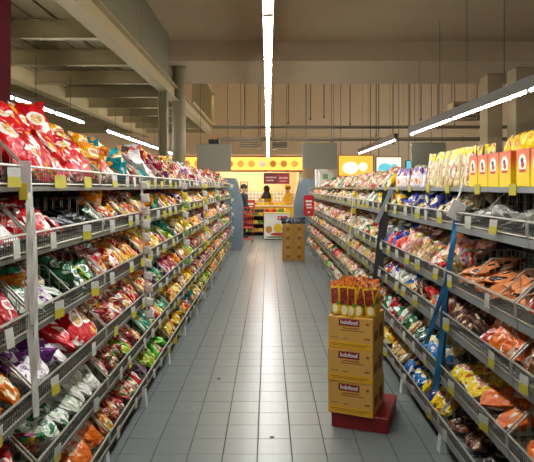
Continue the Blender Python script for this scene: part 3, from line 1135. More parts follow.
# farther top shelf: loose bags, kept low, then boxes
for i in range(90):
    y = rng.uniform(5.4, 12.7)
    key = rng.choice(['c_white', 'white', 'cream', 'c_cream', 'c_white', 'greenwh', 'yellow', 'c_pink'])
    d, mt, sh, w, l, t, cat = K[key]
    lay = i % 3
    M = Matrix.Translation((XS + .08 + lay * .10, y, ZS + .06 + lay * .035)) @ Matrix.Rotation(-math.pi / 2 + rng.uniform(-.8, .8), 4, 'Z') \
        @ Matrix.Rotation(RAD(rng.uniform(25, 65)), 4, 'X') @ Matrix.Diagonal((w * 1.2, l * 1.2, t * 1.2, 1))
    put(key, M, '', '', 'right', False)

# far, uncountable heaps: one object per side
for side in ('left', 'right'):
    mb = MB()
    mats, idx = [], {}
    for key, sh, i, M in STUFF[side]:
        if key not in idx:
            idx[key] = len(mats)
            mats.append(K[key][1])
        V, Fc = SHAPES[sh][i]
        mb.add([M @ Vector(p) for p in V], Fc, idx[key])
    # the shared pattern needs unit-sized coordinates: build at 1/0.17 scale and shrink the object
    s = .17
    mb.v = [(a / s, b / s, c / s) for a, b, c in mb.v]
    o = mb.build('heaped_snack_packets', mats, None, True)
    o.scale = (s, s, s)
    tag(o, f'mixed coloured snack packets heaped along the far {side} shelf', 'packets', kind='stuff')
print('packets', KIND_N, SINGLES, {k: len(v) for k, v in STUFF.items()})

M_chill = plain('chiller_panel_blue_grey', '#7f8e97', 0.45, var=0.04)
M_chillin = plain('chiller_interior', '#5c94a4', 0.5, var=0.1)
# ------------------------------------------------------------------ hanging strips on the shelf fronts
M_strip = plain('strip_plastic', '#d9d7cc', 0.3, var=0.12)
M_bluecloth = plain('blue_strip_cloth', '#1f628c', 0.45, var=0.35, scale=14)
M_bluedark = plain('dark_blue_strip', '#1e4661', 0.5, var=0.2, scale=14)
M_card = plain('white_card', '#dcdcd8', 0.5, var=0.03)
M_orangetag = plain('orange_tag', '#dc8a4c', 0.5)
M_sachet = plain('white_sachet', '#d5d0c8', 0.35, var=0.15, scale=20)
M_sachetp = plain('pink_sachet', '#cdbcb0', 0.35, var=0.2, scale=20)
M_greens = plain('green_sachet', '#7aa052', 0.35, var=0.2, scale=20)
M_yels = plain('yellow_sachet', '#d8c040', 0.35, var=0.2, scale=20)


def ribbon(pts, w, t, twist=None):
    """ribbon facing the camera: pts (x,y,z), width along x"""
    m = MB()
    n = len(pts)
    vs = []
    for j, p in enumerate(pts):
        a = (twist[j] if twist else 0.0)
        for sx, sy in ((-1, -1), (1, -1), (1, 1), (-1, 1)):
            dx, dy = sx * w / 2, sy * t / 2
            vs.append((p[0] + dx * math.cos(a) - dy * math.sin(a), p[1] + dx * math.sin(a) + dy * math.cos(a), p[2]))
    fs = [(3, 2, 1, 0), tuple(4 * (n - 1) + i for i in range(4))]
    for j in range(n - 1):
        for i in range(4):
            fs.append((4 * j + i, 4 * j + (i + 1) % 4, 4 * j + 4 + (i + 1) % 4, 4 * j + 4 + i))
    m.add(vs, fs)
    return m


# left, nearest: three overlapping clear grey strips and cards
t = thing('clip_strip', 'grey plastic clip strip hanging at the nearest left shelf post', 'strip', (-.895, 2.15, .72))
for q, (dx, z0, z1, w) in enumerate(((0, .35, .95, .026), (-.012, .0, .5, .024), (.016, .18, .80, .018))):
    pts = [(-.035 + dx + .05 * (1 - z) + .006 * math.sin(9 * z + q), -.006 * q, z) for z in [z0 + (z1 - z0) * i / 8 for i in range(9)]]
    ribbon(pts, w, .003, [.75 + .3 * math.sin(3 * i + q) for i in range(9)]).build('strip', M_strip, t)
MB().cbox(-.06, -.01, -.012, -.008, .86, .98, .001).build('card', M_card, t)
MB().cbox(-.055, -.022, -.014, -.010, .83, .895, .001).build('yellow_card', M_yels, t)
# left, second post: strip of white sachets
def sachet_strip(x, y, ztop, zbot, n, mats, label, lean):
    t = thing('clip_strip', label, 'strip', (x, y, zbot))
    h = ztop - zbot
    ribbon([(-lean * i / 8, 0, h * i / 8) for i in range(9)], .016, .003).build('strip', M_strip, t)
    V, Fc = SHAPES['pillow'][1]
    for i in range(n):
        z = h * (i + .5) / n
        m = MB()
        M = Matrix.Translation((.022 - lean * z / h, -.012, z)) @ Matrix.Rotation(math.pi / 2, 4, 'X') @ Matrix.Rotation(rng.uniform(-.25, .25), 4, 'Z') @ Matrix.Diagonal((.07, h / n * .66, .018, 1))
        m.add([M @ Vector(p) for p in V], Fc)
        m.build('sachet', mats[i % len(mats)], t, True)


sachet_strip(-.885, 4.095, 1.66, .62, 11, [M_sachet, M_sachet, M_sachetp], 'clip strip of white sachets on the left shelf post', .04)
sachet_strip(-.885, 6.03, 1.66, .75, 9, [M_greens, M_yels, M_sachet], 'clip strip of green and yellow sachets on left shelf', .04)
sachet_strip(-.885, 7.97, 1.66, .75, 9, [M_yels, M_sachet], 'clip strip of pale yellow sachets on left shelf', .04)
sachet_strip(-.885, 9.91, 1.66, .85, 8, [M_sachet, M_sachetp, M_greens], 'clip strip of pink and white sachets, farthest on left shelf', .04)
sachet_strip(-.875, 13.77, 1.68, .3, 12, [M_chillin, M_chillin, M_sachet], 'clip strip of teal sachets at the far end of left shelf', .04)
# right: blue cloth strip with card
t = thing('clip_strip', 'bright blue hanging strip with white card on the right shelf', 'strip', (1.0, 3.36, .38))
ribbon([(.0 + .12 * max(0, z) + .006 * math.sin(8 * z), 0, z) for z in [1.12 * i / 12 for i in range(13)]], .034, .004, [-.5 + .35 * math.sin(1.7 * i) for i in range(13)]).build('strip', M_bluecloth, t)
ribbon([(.028 + .10 * z + .008 * math.sin(6 * z + 1), .012, z) for z in [.05 + .95 * i / 12 for i in range(13)]], .026, .004, [-.4 + .5 * math.sin(1.3 * i + 1) for i in range(13)]).build('strip', M_bluedark, t)
ribbon([(-.055 + .135 * z, -.01, .28 + .42 * z) for z in [i / 8 for i in range(9)]], .030, .004, [.3 * math.sin(2 * i) for i in range(9)]).build('strip', M_bluecloth, t)
cd = MB().cbox(-.045, .045, -.002, .002, -.055, .055, .001).build('card', M_card, t)
cd.location, cd.rotation_euler = (.125, -.02, 1.08), (0, .45, 0)
cd = MB().cbox(-.018, .018, -.002, .002, -.05, .05, .001).build('orange_tag', M_orangetag, t)
cd.location, cd.rotation_euler = (.165, -.025, .955), (0, .75, 0)
MB().wire((.13, 0, 1.12), (.17, 0, 1.24), .006, 5).wire((.17, 0, 1.24), (.19, .02, 1.235), .006, 5).build('hook', M_card, t)
# right, second: dark slanted strip
t = thing('clip_strip', 'dark grey slanting strip on the second right shelf post', 'strip', (1.02, 5.30, .6))
ribbon([(.0 + .11 * z, 0, z) for z in [.95 * i / 8 for i in range(9)]], .085, .01).build('strip', plain('charcoal_strip', '#3a3c3c', 0.5, var=0.2), t)
cd = MB().cbox(-.02, .02, -.004, .004, -.17, .17, .001).build('card', plain('blue_grey_card', '#93a0a8', 0.4), t)
cd.location, cd.rotation_euler = (.075, -.02, .82), (0, .42, 0)
sachet_strip(1.03, 7.26, 1.56, .7, 8, [M_sachet, M_yels], 'clip strip of pale sachets on the right shelf', -.08)

# ------------------------------------------------------------------ carton stack with pouches on the red pallet
M_card_b = plain('carton_card', '#dba750', 0.7, var=0.06)
M_card_y = plain('carton_yellow_print', '#eab01c', 0.6, var=0.04)
M_logo = plain('carton_logo_red', '#8c1f2c', 0.6)
M_print = plain('carton_brown_print', '#8a5a24', 0.7)
M_tape = plain('carton_tape', '#c39a4c', 0.3)
M_pallet = plain('red_pallet', '#8a1a1c', 0.45, var=0.12)
pal = thing('red_pallet', 'low red plinth under the stack of three cartons', 'pallet', (.78, 3.613, 0), math.atan2(-.127, .36))
pw, pd = .382, .45
MB().cbox(-pw, 0, 0, pd, .085, .103, .004).build('deck', M_pallet, pal)
MB().cbox(-pw + .005, -.005, .004, .022, 0, .085, .003).build('front_board', M_pallet, pal)
MB().cbox(-.022, -.004, .004, pd - .004, 0, .085, .003).build('side_board', M_pallet, pal)
MB().cbox(-pw + .004, -pw + .022, .004, pd - .004, 0, .085, .003).build('side_board', M_pallet, pal)
CA = math.atan2(-.12, .277)
cw, cd_, ch = .302, .34, .213
logo_text = text_mesh('Indofood', .042, M_white, .0012)
small = text_mesh('BUMBU RACIK', .017, M_print, .0)
for i, wd in enumerate(('bottom', 'middle', 'top')):
    t = thing('carton', f'{wd} brown carton of the stack on the red plinth', 'carton', (.677, 3.613, .103 + i * (ch + .001)), CA + (0, .02, -.012)[i], 'stacked food cartons')
    MB().cbox(-cw, 0, 0, cd_, 0, ch, .003).build('card_body', M_card_b, t)
    MB().box(-cw + .002, -.002, -.0012, 0, .008, .050).build('yellow_band', M_card_y, t)
    lp = MB().box(-cw * .5 - .078, -cw * .5 + .062, -.0011, 0, ch - .058, ch - .012).build('logo_panel', M_logo, t)
    tx = link('lettering', logo_text, lp)
    tx.location, tx.rotation_euler, tx.scale = (-cw * .5 - .008, -.0024, ch - .034), (math.pi / 2, 0, 0), (.76, .9, 1)
    m = MB()
    for (a, b, z, hh) in ((-.20, -.09, .138, .006), (-.215, -.06, .124, .005), (-.28, -.23, .072, .004), (-.20, -.16, .068, .004), (-.055, -.02, .074, .010), (-.045, -.025, .168, .014),
                          (-.28, -.02, .033, .004), (-.27, -.05, .022, .004)):
        m.box(a, b, -.0014, 0, z, z + hh)
    m.build('small_print', M_print, t)
    MB().box(-cw * .5 - .024, -cw * .5 + .024, -.0008, 0, ch - .010, ch - .001).box(-cw * .5 - .024, -cw * .5 + .024, 0, cd_, ch, ch + .0006).build('tape', M_tape, t)
    m = MB()
    m.box(0, .0012, .04, .14, .06, .12).box(0, .0012, .18, .28, .05, .14)
    m.build('side_print', M_print, t)
ptop = .103 + 3 * (ch + .001)
M_pou = None


def pouch_mat():
    t = NT('sauce_pouch_film')
    tc, rc = t.objco()
    sp = t.n('ShaderNodeSeparateXYZ')
    t.set(sp.inputs[0], tc)
    x, y = sp.outputs[0], sp.outputs[1]
    wob = t.math('MULTIPLY_ADD', t.noise(rc, 4.0, 1.0), .12, -.06)
    v = t.math('ADD', y, wob)
    c = t.mix(t.math('GREATER_THAN', v, .36), lin('#e0b01c'), t.mix(t.math('GREATER_THAN', t.noise(rc, 6.0, 1.0), .52), lin('#dc7a1a'), lin('#8f2416')))
    inner = t.math('MULTIPLY', t.math('LESS_THAN', t.math('ABSOLUTE', t.math('ADD', x, wob)), .34), t.math('LESS_THAN', t.math('ABSOLUTE', t.math('SUBTRACT', y, .06)), .24))
    c = t.mix(inner, c, lin('#6f1c14'))
    foodn = t.math('GREATER_THAN', t.noise(rc, 9.0, 2.0), .57)
    c = t.mix(t.math('MULTIPLY', inner, foodn), c, lin('#c2452a'))
    e = t.math('ADD', t.math('MULTIPLY', t.math('MULTIPLY', x, x), 12.0), t.math('MULTIPLY', t.math('POWER', t.math('ADD', y, .33), 2.0), 60.0))
    c = t.mix(t.math('LESS_THAN', e, 1.0), c, lin('#ece2b4'))
    gr = t.math('MULTIPLY', t.math('GREATER_THAN', x, .2), t.math('LESS_THAN', t.math('ABSOLUTE', t.math('ADD', y, .17)), .05))
    c = t.mix(gr, c, lin('#4a8a2c'))
    t.t.links.new(c, t.b.inputs['Base Color'])
    t.b.inputs['Roughness'].default_value = .28
    t.b.inputs['Coat Weight'].default_value = .5
    t.bump(t.noise(rc, 8.0, 2.0), .4, .02)
    return t.m


M_pou = pouch_mat()
kind('sauce', 'seasoning pouch', M_pou, 'pouch', .088, .225, .055)
Mc = Matrix.Translation((.677, 3.613, ptop)) @ Matrix.Rotation(CA, 4, 'Z')
for rr, (yy, wd) in enumerate(((.045, 'front'), (.12, 'second'), (.20, 'third'), (.285, 'back'))):
    for q in range(5):
        lx = -.262 + q * .056 + rng.uniform(-.006, .006)
        M = Mc @ Matrix.Translation((lx, yy + rng.uniform(-.008, .008), .113)) @ Matrix.Rotation(rng.uniform(-.3, .3), 4, 'Z') \
            @ Matrix.Rotation(RAD(rng.uniform(80, 90)), 4, 'X') @ Matrix.Rotation(RAD(rng.uniform(-13, 13)), 4, 'Z') @ Matrix.Diagonal((.072, .225 * rng.uniform(.9, 1.05), .05, 1))
        o = put('sauce', M, f'yellow and red seasoning pouch, {wd} row on cartons, {ORD[q]} from the left', f'seasoning pouches, {wd} row on the cartons', 'right')
        o.name = 'seasoning_pouch'

# ------------------------------------------------------------------ far end: cartons, chillers, bakery
Mfc = plain('far_carton_card', '#b3853c', 0.75, var=0.1)
for c in range(2):
    for r in range(4):
        x, z = .315 + c * .245, r * .20
        t = thing('carton', f'tan carton in the far stack, {("bottom", "second", "third", "top")[r]} of the {("left", "right")[c]} pile', 'carton', (x, 12.15, z), rng.uniform(-.02, .02))
        MB().cbox(0, .24, 0, .38, .0, .197, .004).build('card_body', Mfc, t)
        MB().box(.08, .16, -.001, 0, .06, .12).build('print_panel', M_print, t)
        MB().box(.1, .14, -.0012, 0, .15, .197).build('tape', M_tape, t)
Mdk = P('film_dark_jar', '#1e1c22', '#2c2a30', '#5a5a62', '#3a3a40', .2)
kind('darkpk', 'dark packet', Mdk)
for i in range(12):
    x, y = .34 + (i % 6) * .085, 12.22 + (i // 6) * .15
    M = Matrix.Translation((x, y, .86)) @ Matrix.Rotation(rng.uniform(-.5, .5), 4, 'Z') @ Matrix.Rotation(RAD(rng.uniform(40, 80)), 4, 'X') @ Matrix.Diagonal((.11, .15, .06, 1))
    put('darkpk', M, f'small dark packet on the far cartons, {("front", "back")[i // 6]} row, {ORD[i % 6]} from left', 'dark packets on the far cartons', 'right')

def chiller(sg, x_front, x_back, y0, y1, lab):
    t = thing('open_chiller', lab, 'chiller', (sg * x_front, y0, 0))
    d = x_back - x_front
    prof = [(0, 0), (0, 1.15), (.13, 1.68), (.17, 1.83), (d, 1.83), (d, 0)]
    pr = [(sg * a, b) for a, b in prof]
    if sg < 0:
        pr = pr[::-1]
    MB().prism(pr, 'y', 0, .05).build('end_panel', M_chill, t)
    MB().prism(pr, 'y', y1 - y0 - .05, y1 - y0).build('end_panel', M_chill, t)
    a, b = sorted((sg * (d - .06), sg * d))
    MB().box(a, b, .05, y1 - y0 - .05, 0, 1.82).build('back_wall', M_chillin, t)
    a, b = sorted((sg * .02, sg * d))
    MB().cbox(a, b, .05, y1 - y0 - .05, 0, .42, .01).build('base', M_chill, t)
    MB().cbox(*sorted((sg * .18, sg * d)), .05, y1 - y0 - .05, 1.72, 1.82, .01).build('canopy', M_chill, t)
    for z in (.75, 1.08, 1.4):
        MB().cbox(*sorted((sg * .16, sg * (d - .06))), .05, y1 - y0 - .05, z, z + .03, .005).build('shelf', M_chillin, t)


chiller(-1, .66, 1.45, 14.1, 15.0, 'pale blue-grey open chiller past the end of left shelf')
chiller(1, .76, 1.55, 15.3, 16.6, 'pale blue-grey open chiller past the end of right shelf')

# bakery
M_lit = emit('lit_sign_yellow', '#ffa448', WARM)
M_brown = plain('brown_fascia', '#5a3826', 0.6)
M_maroon = plain('maroon_sign', '#6d2430', 0.5)
sg = thing('bakery_canopy', 'glowing yellow bakery canopy with round food pictures', 'sign', (-.9, 20.0, 2.2))
MB().cbox(-2.3, 2.12, 0, .25, 0, .47, .01).build('lit_box', M_lit, sg)
MB().cbox(-2.32, 2.14, -.01, .26, -.05, 0, .005).build('lower_trim', M_brown, sg)
MB().cbox(-2.32, 2.14, -.01, .26, .47, .52, .005).build('upper_trim', M_brown, sg)
food = [emit('food_brown', '#b0742c', .7), emit('food_grey', '#cfc4b0', .7), emit('food_tan', '#d89a40', .7)]
for i in range(11):
    m = MB()
    m.lathe([(.12, 0), (.12, .02), (.09, .03), (.02, .045)], n=16)
    o = m.build('food_disc', food[(i * 2 + i // 3) % 3], sg)
    o.location = (-2.0 + i * .385, -.002, .23)
    o.rotation_euler = (math.pi / 2, 0, 0)
struct('trim_4', MB().box(-4.6, 1.6, 20.3, 23.0, 2.72, 2.78), M_cream)
struct('wall_bakery', MB().box(-3.3, 1.6, 22.9, 23.0, 0, 2.72), M_cream)
struct('wall_bakery_side', MB().box(1.12, 1.3, 20.3, 22.9, 0, 2.72), M_cream)


def mosaic():
    t = NT('mosaic_circles')
    tc, _ = t.objco(False)
    vo = t.n('ShaderNodeTexVoronoi')
    vo.inputs['Scale'].default_value = 7.0
    vo.inputs['Randomness'].default_value = 0.15
    t.set(vo.inputs['Vector'], tc)
    m = t.math('LESS_THAN', vo.outputs['Distance'], .42)
    m2 = t.math('LESS_THAN', vo.outputs['Distance'], .2)
    c = t.mix(m, lin('#e6e0d0'), lin('#8d93a4'))
    c = t.mix(m2, c, lin('#c9c6c4'))
    t.t.links.new(c, t.b.inputs['Base Color'])
    t.b.inputs['Roughness'].default_value = .3
    return t.m


struct('trim_5', MB().box(-3.2, 1.1, 22.87, 22.9, .95, 1.42), mosaic())
sn = thing('bakery_sign', 'dark red sign board hanging under the lit canopy', 'sign', (.31, 19.6, 1.71))
MB().cbox(-.46, .44, 0, .03, 0, .38, .004).build('panel', M_maroon, sn)
MB().cbox(.02, .43, -.004, 0, .02, .36, .001).build('red_field', plain('sign_red', '#a02a38', .5), sn)
m = MB()
for a, b, z, hh in ((-.40, -.28, .2, .05), (-.26, -.12, .2, .05), (-.10, -.02, .2, .05), (-.38, -.1, .1, .04), (.08, .2, .18, .06), (.22, .38, .18, .06), (.1, .34, .08, .03)):
    m.box(a, b, -.006, -.004, z, z + hh)
m.build('print', plain('sign_print', '#d9a8a4', .5), sn)
MB().wire((-.4, .015, .38), (-.4, .015, .49), .006).wire((.38, .015, .38), (.38, .015, .49), .006).build('hanger', M_wire, sn)
fr = thing('picture_frame', 'small dark framed picture on the cream bakery wall', 'picture', (-.98, 22.88, 1.42))
MB().box(-.15, .15, -.03, 0, 0, .03).box(-.15, .15, -.03, 0, .37, .4).box(-.15, -.12, -.03, 0, .03, .37).box(.12, .15, -.03, 0, .03, .37).build('frame', M_dark, fr)
MB().box(-.12, .12, -.015, 0, .03, .37).build('picture', M_cream, fr)

# counter
M_yc = plain('yellow_counter', '#d9a62a', 0.5, var=.06)
ct = thing('bakery_counter', 'yellow bakery counter behind the promotion table', 'counter', (.1, 19.2, 0))
MB().cbox(-1.2, 1.0, 0, .6, 0, .93, .01).build('body', M_yc, ct)
MB().cbox(-1.23, 1.03, -.03, .63, .93, .97, .006).build('counter_top', M_cream, ct)
loaf = plain('bread_crust', '#c98a34', .6, scale=12, var=.2)
loafy = plain('bread_yellow', '#e0bc2e', .5, scale=12, var=.15)
greenp = plain('green_pack', '#5f8a3a', .4, scale=12, var=.2)
redp = plain('red_pack', '#b82a26', .4, scale=12, var=.2)
lm = {}


def loaf_mesh(mt):
    if mt.name not in lm:
        m = MB()
        m.prism([(-.075, 0), (.075, 0), (.085, .05), (.06, .09), (-.06, .09), (-.085, .05)], 'y', -.055, .055)
        m.prism([(-.05, .088), (.05, .088), (.03, .10), (-.03, .10)], 'y', -.045, .045)
        lm[mt.name] = m.mesh('bread', mt)
    return lm[mt.name]


def bread(mt, x, y, z, lab, grp, rz=0):
    o = link('bread_pack', loaf_mesh(mt))
    o.location, o.rotation_euler = (x, y, z), (0, 0, rz)
    tag(o, lab, 'bread', grp)


for i in range(9):
    bread([loafy, loaf, loafy][i % 3], -.65 + i * .195, 19.4, .972, f'bread pack on the yellow bakery counter, {ORD[i]} from the left', 'bread on the counter', rng.uniform(-.4, .4))
# display rack
M_rack = plain('rack_wood', '#7a5a34', .6)
rk = thing('bread_rack', 'low bread rack with three shelves left of promotion table', 'rack', (-.5, 18.3, 0))
for z in (.12, .38, .64):
    MB().cbox(-.38, .38, 0, .4, z, z + .025, .004).build('shelf', M_rack, rk)
for x in (-.38, .355):
    MB().cbox(x, x + .025, 0, .4, 0, .86, .003).build('side_panel', M_rack, rk)
MB().cbox(-.36, .36, .38, .4, 0, .86, .003).build('back_panel', M_dark, rk)
for zi, z in enumerate((.145, .405, .665)):
    for i in range(4):
        bread([loafy, greenp, loaf, loafy, greenp][(i + zi) % 5], -.755 + i * .17, 18.45, z + .001, f'packed loaf on the {("bottom", "middle", "top")[zi]} shelf of bread rack, {ORD[i]} from left', f'loaves on bread rack, {("bottom", "middle", "top")[zi]} shelf', 0)
rs = thing('red_sign', 'small red sign on a post above the bread rack', 'sign', (-.62, 18.25, 0))
MB().wire((0, 0, 0), (0, 0, .95), .012, 6, True).build('post', M_dark, rs)
MB().cbox(-.2, .2, -.012, .012, .9, 1.18, .004).build('panel', M_inkred, rs)
MB().box(-.15, .15, -.014, -.012, 1.02, 1.08).box(-.1, .12, -.014, -.012, .95, .98).build('print', M_white, rs)
# promotion table
pt = thing('promotion_table', 'white promotion table printed with fruit on its front', 'table', (.27, 16.95, 0))
MB().cbox(-.39, .39, 0, .5, .03, .80, .006).build('white_body', M_white, pt)
MB().cbox(-.41, .41, -.02, .52, .80, .83, .006).build('table_top', plain('table_top_yellow', '#d8c86a', .5), pt)
MB().cbox(-.37, .37, .02, .48, 0, .03, .004).build('plinth', M_dark, pt)
MB().box(.02, .32, -.003, 0, .60, .72).build('red_label', M_inkred, pt)
MB().box(.06, .28, -.005, -.003, .645, .675).build('label_print', M_white, pt)
for i, (a, b, z0, z1, mt) in enumerate(((-.34, -.14, .2, .42, loaf), (-.1, .16, .22, .5, loafy), (.14, .34, .2, .44, loafy), (-.2, .3, .12, .22, M_inkred), (-.36, .36, .06, .11, greenp))):
    m = MB()
    disc(m, (a + b) / 2, (z0 + z1) / 2, (z1 - z0) / 2, -.002 - .0006 * i, 14, (b - a) / (z1 - z0))
    m.build('picture_patch', mt, pt)
for i in range(7):
    bread([redp, loafy, redp, loafy, greenp, redp, loafy][i], -.03 + i * .1, 17.1 + (i % 2) * .14, .831, f'small pack on the promotion table top, {ORD[i]} from the left', 'packs on the promotion table', rng.uniform(-.5, .5))
# trolley
M_redm = plain('red_trolley', '#c4362c', .4)
tr = thing('shopping_trolley', 'red wire shopping trolley beside the blue-grey chiller', 'trolley', (-.60, 16.1, 0))
m = MB()
for z, w in ((.42, .15), (.58, .165), (.74, .18), (.88, .19)):
    m.path([(-w, 0, z), (w, 0, z), (w, .5, z), (-w, .5, z), (-w, 0, z)], .008)
for i in range(7):
    f_ = -1 + 2 * i / 6
    m.wire((f_ * .15, 0, .42), (f_ * .19, 0, .88), .005).wire((f_ * .15, .5, .42), (f_ * .19, .5, .88), .005)
for i in range(8):
    for s in (-1, 1):
        m.wire((s * .15, i * .07, .42), (s * .19, i * .07, .88), .005)
    m.wire((-.15, i * .07, .42), (.15, i * .07, .42), .005)
m.build('wire_body', M_redm, tr)
MB().path([(-.15, .02, .08), (-.15, .5, .08), (.15, .5, .08), (.15, .02, .08), (-.15, .02, .08)], .012).wire((-.15, .45, .08), (-.17, .5, .9), .012).wire((.15, .45, .08), (.17, .5, .9), .012).build('chassis', M_redm, tr)
MB().wire((-.2, .55, .98), (.2, .55, .98), .018, 8, True).wire((-.19, .5, .88), (-.19, .55, .98), .01).wire((.19, .5, .88), (.19, .55, .98), .01).build('handle', M_redm, tr)
for x in (-.15, .15):
    for y in (.04, .48):
        MB().wire((x - .012, y, .04), (x + .012, y, .04), .04, 10, True).build('wheel', M_black, tr)

# red oval sign and boxes at the far right shelf end
rs = thing('red_tag_sign', 'red rounded sign with white print at the far right shelf end', 'sign', (.86, 11.8, .98))
pts = []
for cx, cz, a0 in ((.06, .06, -90), (.06, .40, 0), (-.06, .40, 90), (-.06, .06, 180)):
    for k in range(5):
        a = RAD(a0 + k * 22.5)
        pts.append((cx + .05 * math.cos(a), cz + .05 * math.sin(a)))
MB().prism(pts, 'y', 0, .015).build('panel', plain('tag_red', '#c8202a', .4), rs)
m = MB().box(-.07, .07, -.002, 0, .30, .34).box(-.06, .06, -.002, 0, .23, .27).box(-.05, .07, -.002, 0, .17, .20)
disc(m, 0, .09, .025, -.002)
m.build('print', M_white, rs)
MB().wire((0, .01, .45), (0, .01, .60), .005).wire((0, .01, .6), (.2, .01, .6), .005).build('bracket', M_galv, rs)
M_pbox = plain('pale_box', '#dcd8cc', .5, var=.05)
M_gbox = plain('green_print', '#7aa070', .5)
for (x, y, w, h, lab) in ((1.35, 13.9, .30, .46, 'tall white box on the far end of right top shelf'), (1.35, 13.0, .33, .36, 'white box with green print on far right top shelf')):
    t = thing('display_box', lab, 'box', (x - .16, y, ZS))
    MB().cbox(0, w, 0, .3, 0, h, .005).build('carton', M_pbox, t)
    if 'green' in lab:
        MB().box(.08, .2, -.002, 0, .18, .30).build('green_print', M_gbox, t)
        MB().box(.05, .28, -.002, 0, .06, .11).build('pink_print', M_sachetp, t)
# backlit menus on the right
M_menu1 = emit('menu_yellow', '#f0a83c', 1.1)
M_menu2 = emit('menu_white', '#f2ecd4', 1.0)
M_menu3 = emit('menu_teal', '#5fb4c8', 1.0)
for i, (x0, x1, z0, z1, ms, lab) in enumerate(((2.35, 3.55, 1.95, 2.68, 0, 'backlit yellow menu screen above the right shelf, leftmost'),
                                               (3.62, 4.5, 1.95, 2.62, 1, 'backlit white and teal menu screen beside the yellow one'),
                                               (4.62, 5.6, 1.9, 2.5, 2, 'backlit teal menu screen, rightmost of three'))):
    t = thing('menu_screen', lab, 'screen', (x0, 18.8, z0))
    MB().cbox(0, x1 - x0, .01, .08, 0, z1 - z0, .01).build('casing', M_dark, t)
    w, h = x1 - x0, z1 - z0
    MB().box(.03, w - .03, .0, .01, .03, h - .03).build('lit_face', [M_menu1, M_menu2, M_menu3][ms], t)
    m = MB()
    disc(m, w * .35, h * .4, h * .28, -.002, 16, 1.3)
    disc(m, w * .7, h * .45, h * .2, -.002, 16, 1.0)
    m.build('picture', [M_menu2, M_menu3, M_menu1][ms], t)
    MB().wire((.1, .04, h), (.1, .04, 6.2 - z0), .01).wire((w - .1, .04, h), (w - .1, .04, 6.2 - z0), .01).build('hanger', M_wire, t)


# ------------------------------------------------------------------ people
M_skin = plain('skin', '#b98862', .55, var=.04)
M_hair = plain('hair', '#14110f', .5)


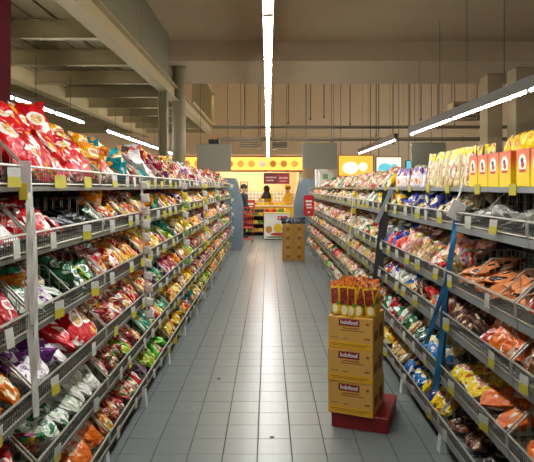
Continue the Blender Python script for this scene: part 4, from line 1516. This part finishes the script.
def person(label, loc, rz, J, mats, headz, hair):
    """J: joint -> (pos, radius); mats: (shirt, trousers, shoe)"""
    B = [('pelvis', 'waist'), ('waist', 'chest'), ('chest', 'neck'), ('neck', 'skull'), ('skull', 'crown')]
    for s in 'lr':
        B += [('chest', 'sh' + s), ('sh' + s, 'el' + s), ('el' + s, 'wr' + s), ('wr' + s, 'pa' + s), ('pelvis', 'hip' + s), ('hip' + s, 'kn' + s), ('kn' + s, 'an' + s), ('an' + s, 'to' + s)]
    for s in 'lr':
        w, p = Vector(J['wr' + s][0]), Vector(J['pa' + s][0])
        d = (p - w).normalized()
        a = d.cross(Vector((1, 0, 0)))
        a = (a if a.length > .1 else d.cross(Vector((0, 0, 1)))).normalized()
        for q in range(4):
            off = a * ((q - 1.5) * .019)
            ln = (.062, .074, .07, .055)[q]
            n1, n2 = f'f{q}a{s}', f'f{q}b{s}'
            J[n1] = (p + off + d * ln * .5, .009)
            J[n2] = (p + off + d * ln + Vector((0, .0, -.008)), .008)
            B += [('pa' + s, n1), (n1, n2)]
        J['tha' + s] = (w + d * .03 + a * .042, .010)
        J['thb' + s] = (w + d * .065 + a * .055, .009)
        B += [('wr' + s, 'tha' + s), ('tha' + s, 'thb' + s)]
    names = list(J)
    me = bpy.data.meshes.new('body')
    me.from_pydata([J[n][0] for n in names], [(names.index(a), names.index(b)) for a, b in B], [])
    o = bpy.data.objects.new('body', me)
    COL.objects.link(o)
    sk = o.modifiers.new('skin', 'SKIN')
    for i, n in enumerate(names):
        r = J[n][1]
        me.skin_vertices[0].data[i].radius = (r, r) if not isinstance(r, tuple) else r
        me.skin_vertices[0].data[i].use_root = n == 'pelvis'
    o.modifiers.new('sub', 'SUBSURF').levels = 1
    bpy.context.view_layer.update()
    ev = bpy.data.meshes.new_from_object(o.evaluated_get(bpy.context.evaluated_depsgraph_get()))
    bpy.data.objects.remove(o)
    for mt in (M_skin,) + mats:
        ev.materials.append(mt)
    segs = []
    for a, b in B:
        key = a + b
        if a in ('neck', 'skull') or a.startswith(('wr', 'pa', 'f', 'th')):
            i = 0
        elif a.startswith(('hip', 'kn')) or (a == 'pelvis' and b.startswith('hip')):
            i = 2
        elif a.startswith('an'):
            i = 3
        else:
            i = 1
        segs.append((Vector(J[a][0]), Vector(J[b][0]), i))
    for p in ev.polygons:
        c = p.center
        best = None
        for a, b, i in segs:
            d = b - a
            tt = min(1, max(0, (c - a).dot(d) / max(d.length_squared, 1e-9)))
            dd = (a + d * tt - c).length
            if best is None or dd < best[0]:
                best = (dd, i)
        p.material_index = best[1]
        p.use_smooth = True
    t = thing('person', label, 'person', loc, rz)
    link('body', ev, t)
    hc = Vector(J['skull'][0]) + Vector((0, 0, .035))
    m = MB()
    m.ball(hc + Vector((0, -.095, -.01)), .016, .022, .026, 6, 4)
    m.ball(hc + Vector((-.085, 0, 0)), .014, .022, .032, 6, 4).ball(hc + Vector((.085, 0, 0)), .014, .022, .032, 6, 4)
    m.build('nose_and_ears', M_skin, t, True)
    MB().ball(hc + Vector((-.032, -.088, .025)), .013, .008, .008, 6, 4).ball(hc + Vector((.032, -.088, .025)), .013, .008, .008, 6, 4).build('eyes', M_hair, t, True)
    MB().ball(hc + Vector((0, -.085, -.058)), .026, .010, .007, 6, 4).build('mouth', M_inkred, t, True)
    if hair == 'veil':
        m = MB()
        m.ball(hc + Vector((0, .035, .025)), .115, .115, .135, 14, 8)
        m.lathe([(.10, -.08), (.13, -.16), (.19, -.27), (.21, -.33)], hc + Vector((0, .03, .02)), 14)
        m.build('headscarf', M_hair, t, True)
    else:
        MB().ball(hc + Vector((0, .022, .045)), .100, .102, .095, 12, 7).build('hair', M_hair, t, True)
        if hair == 'cap':
            MB().ball(hc + Vector((0, 0, .085)), .108, .112, .06, 12, 6).box(hc.x - .07, hc.x + .07, hc.y - .18, hc.y - .06, hc.z + .07, hc.z + .085).build('cap', mats[0], t, True)
    return t


def joints(lean=0.0, h=1.0, arms=((-.25, .02, 1.08, -.24, -.10, .86), (.25, .02, 1.08, .24, -.10, .86)), step=0.0):
    J = {'pelvis': ((0, 0, .93), .13), 'waist': ((0, -lean * .35, 1.08), .125), 'chest': ((0, -lean * .8, 1.30), .14), 'neck': ((0, -lean * 1.05, 1.43), .052),
         'skull': ((0, -lean * 1.25 - .01, 1.53), .083), 'crown': ((0, -lean * 1.3, 1.61), .07)}
    for s, sg_, a in (('l', -1, arms[0]), ('r', 1, arms[1])):
        J['sh' + s] = ((sg_ * .175, -lean * .85, 1.36), .06)
        J['el' + s] = ((a[0], a[1] - lean, a[2]), .043)
        J['wr' + s] = ((a[3], a[4] - lean, a[5]), .030)
        w, e = Vector(J['wr' + s][0]), Vector(J['el' + s][0])
        J['pa' + s] = (tuple(w + (w - e).normalized() * .07), .030)
        J['hip' + s] = ((sg_ * .09, 0, .86), .098)
        J['kn' + s] = ((sg_ * .10, -.03 - sg_ * step, .48), .062)
        J['an' + s] = ((sg_ * .10, .02 - sg_ * step * 1.2, .075), .042)
        J['to' + s] = ((sg_ * .11, -.13 - sg_ * step * 1.2, .04), .038)
    return {k: (tuple(c * h for c in p), r * h if not isinstance(r, tuple) else r) for k, (p, r) in J.items()}


M_yshirt = plain('yellow_shirt', '#e0b21c', .8)
M_dshirt = plain('dark_blue_shirt', '#23242e', .8)
M_trous = plain('dark_trousers', '#1c1b1e', .85)
M_shoe = plain('dark_shoes', '#141312', .5)
person('person in dark clothes standing by the chiller and red trolley', (-.76, 17.2, 0), RAD(70), joints(.03), (M_dshirt, M_trous, M_shoe), 1.5, 'short')
person('person in black headscarf and yellow shirt leaning over the counter', (.05, 20.22, 0), RAD(-25), joints(.22, .96, arms=((-.30, -.12, 1.12, -.28, -.32, 1.02), (.28, -.12, 1.12, .18, -.32, 1.02))),
       (M_yshirt, M_trous, M_shoe), 1.5, 'veil')
person('person in yellow shirt and cap standing at the counter end', (.78, 20.3, 0), RAD(-60), joints(.06, .98, arms=((-.25, -.05, 1.08, -.2, -.28, 1.02), (.25, -.05, 1.08, .2, -.28, 1.0))),
       (M_yshirt, M_trous, M_shoe), 1.5, 'cap')
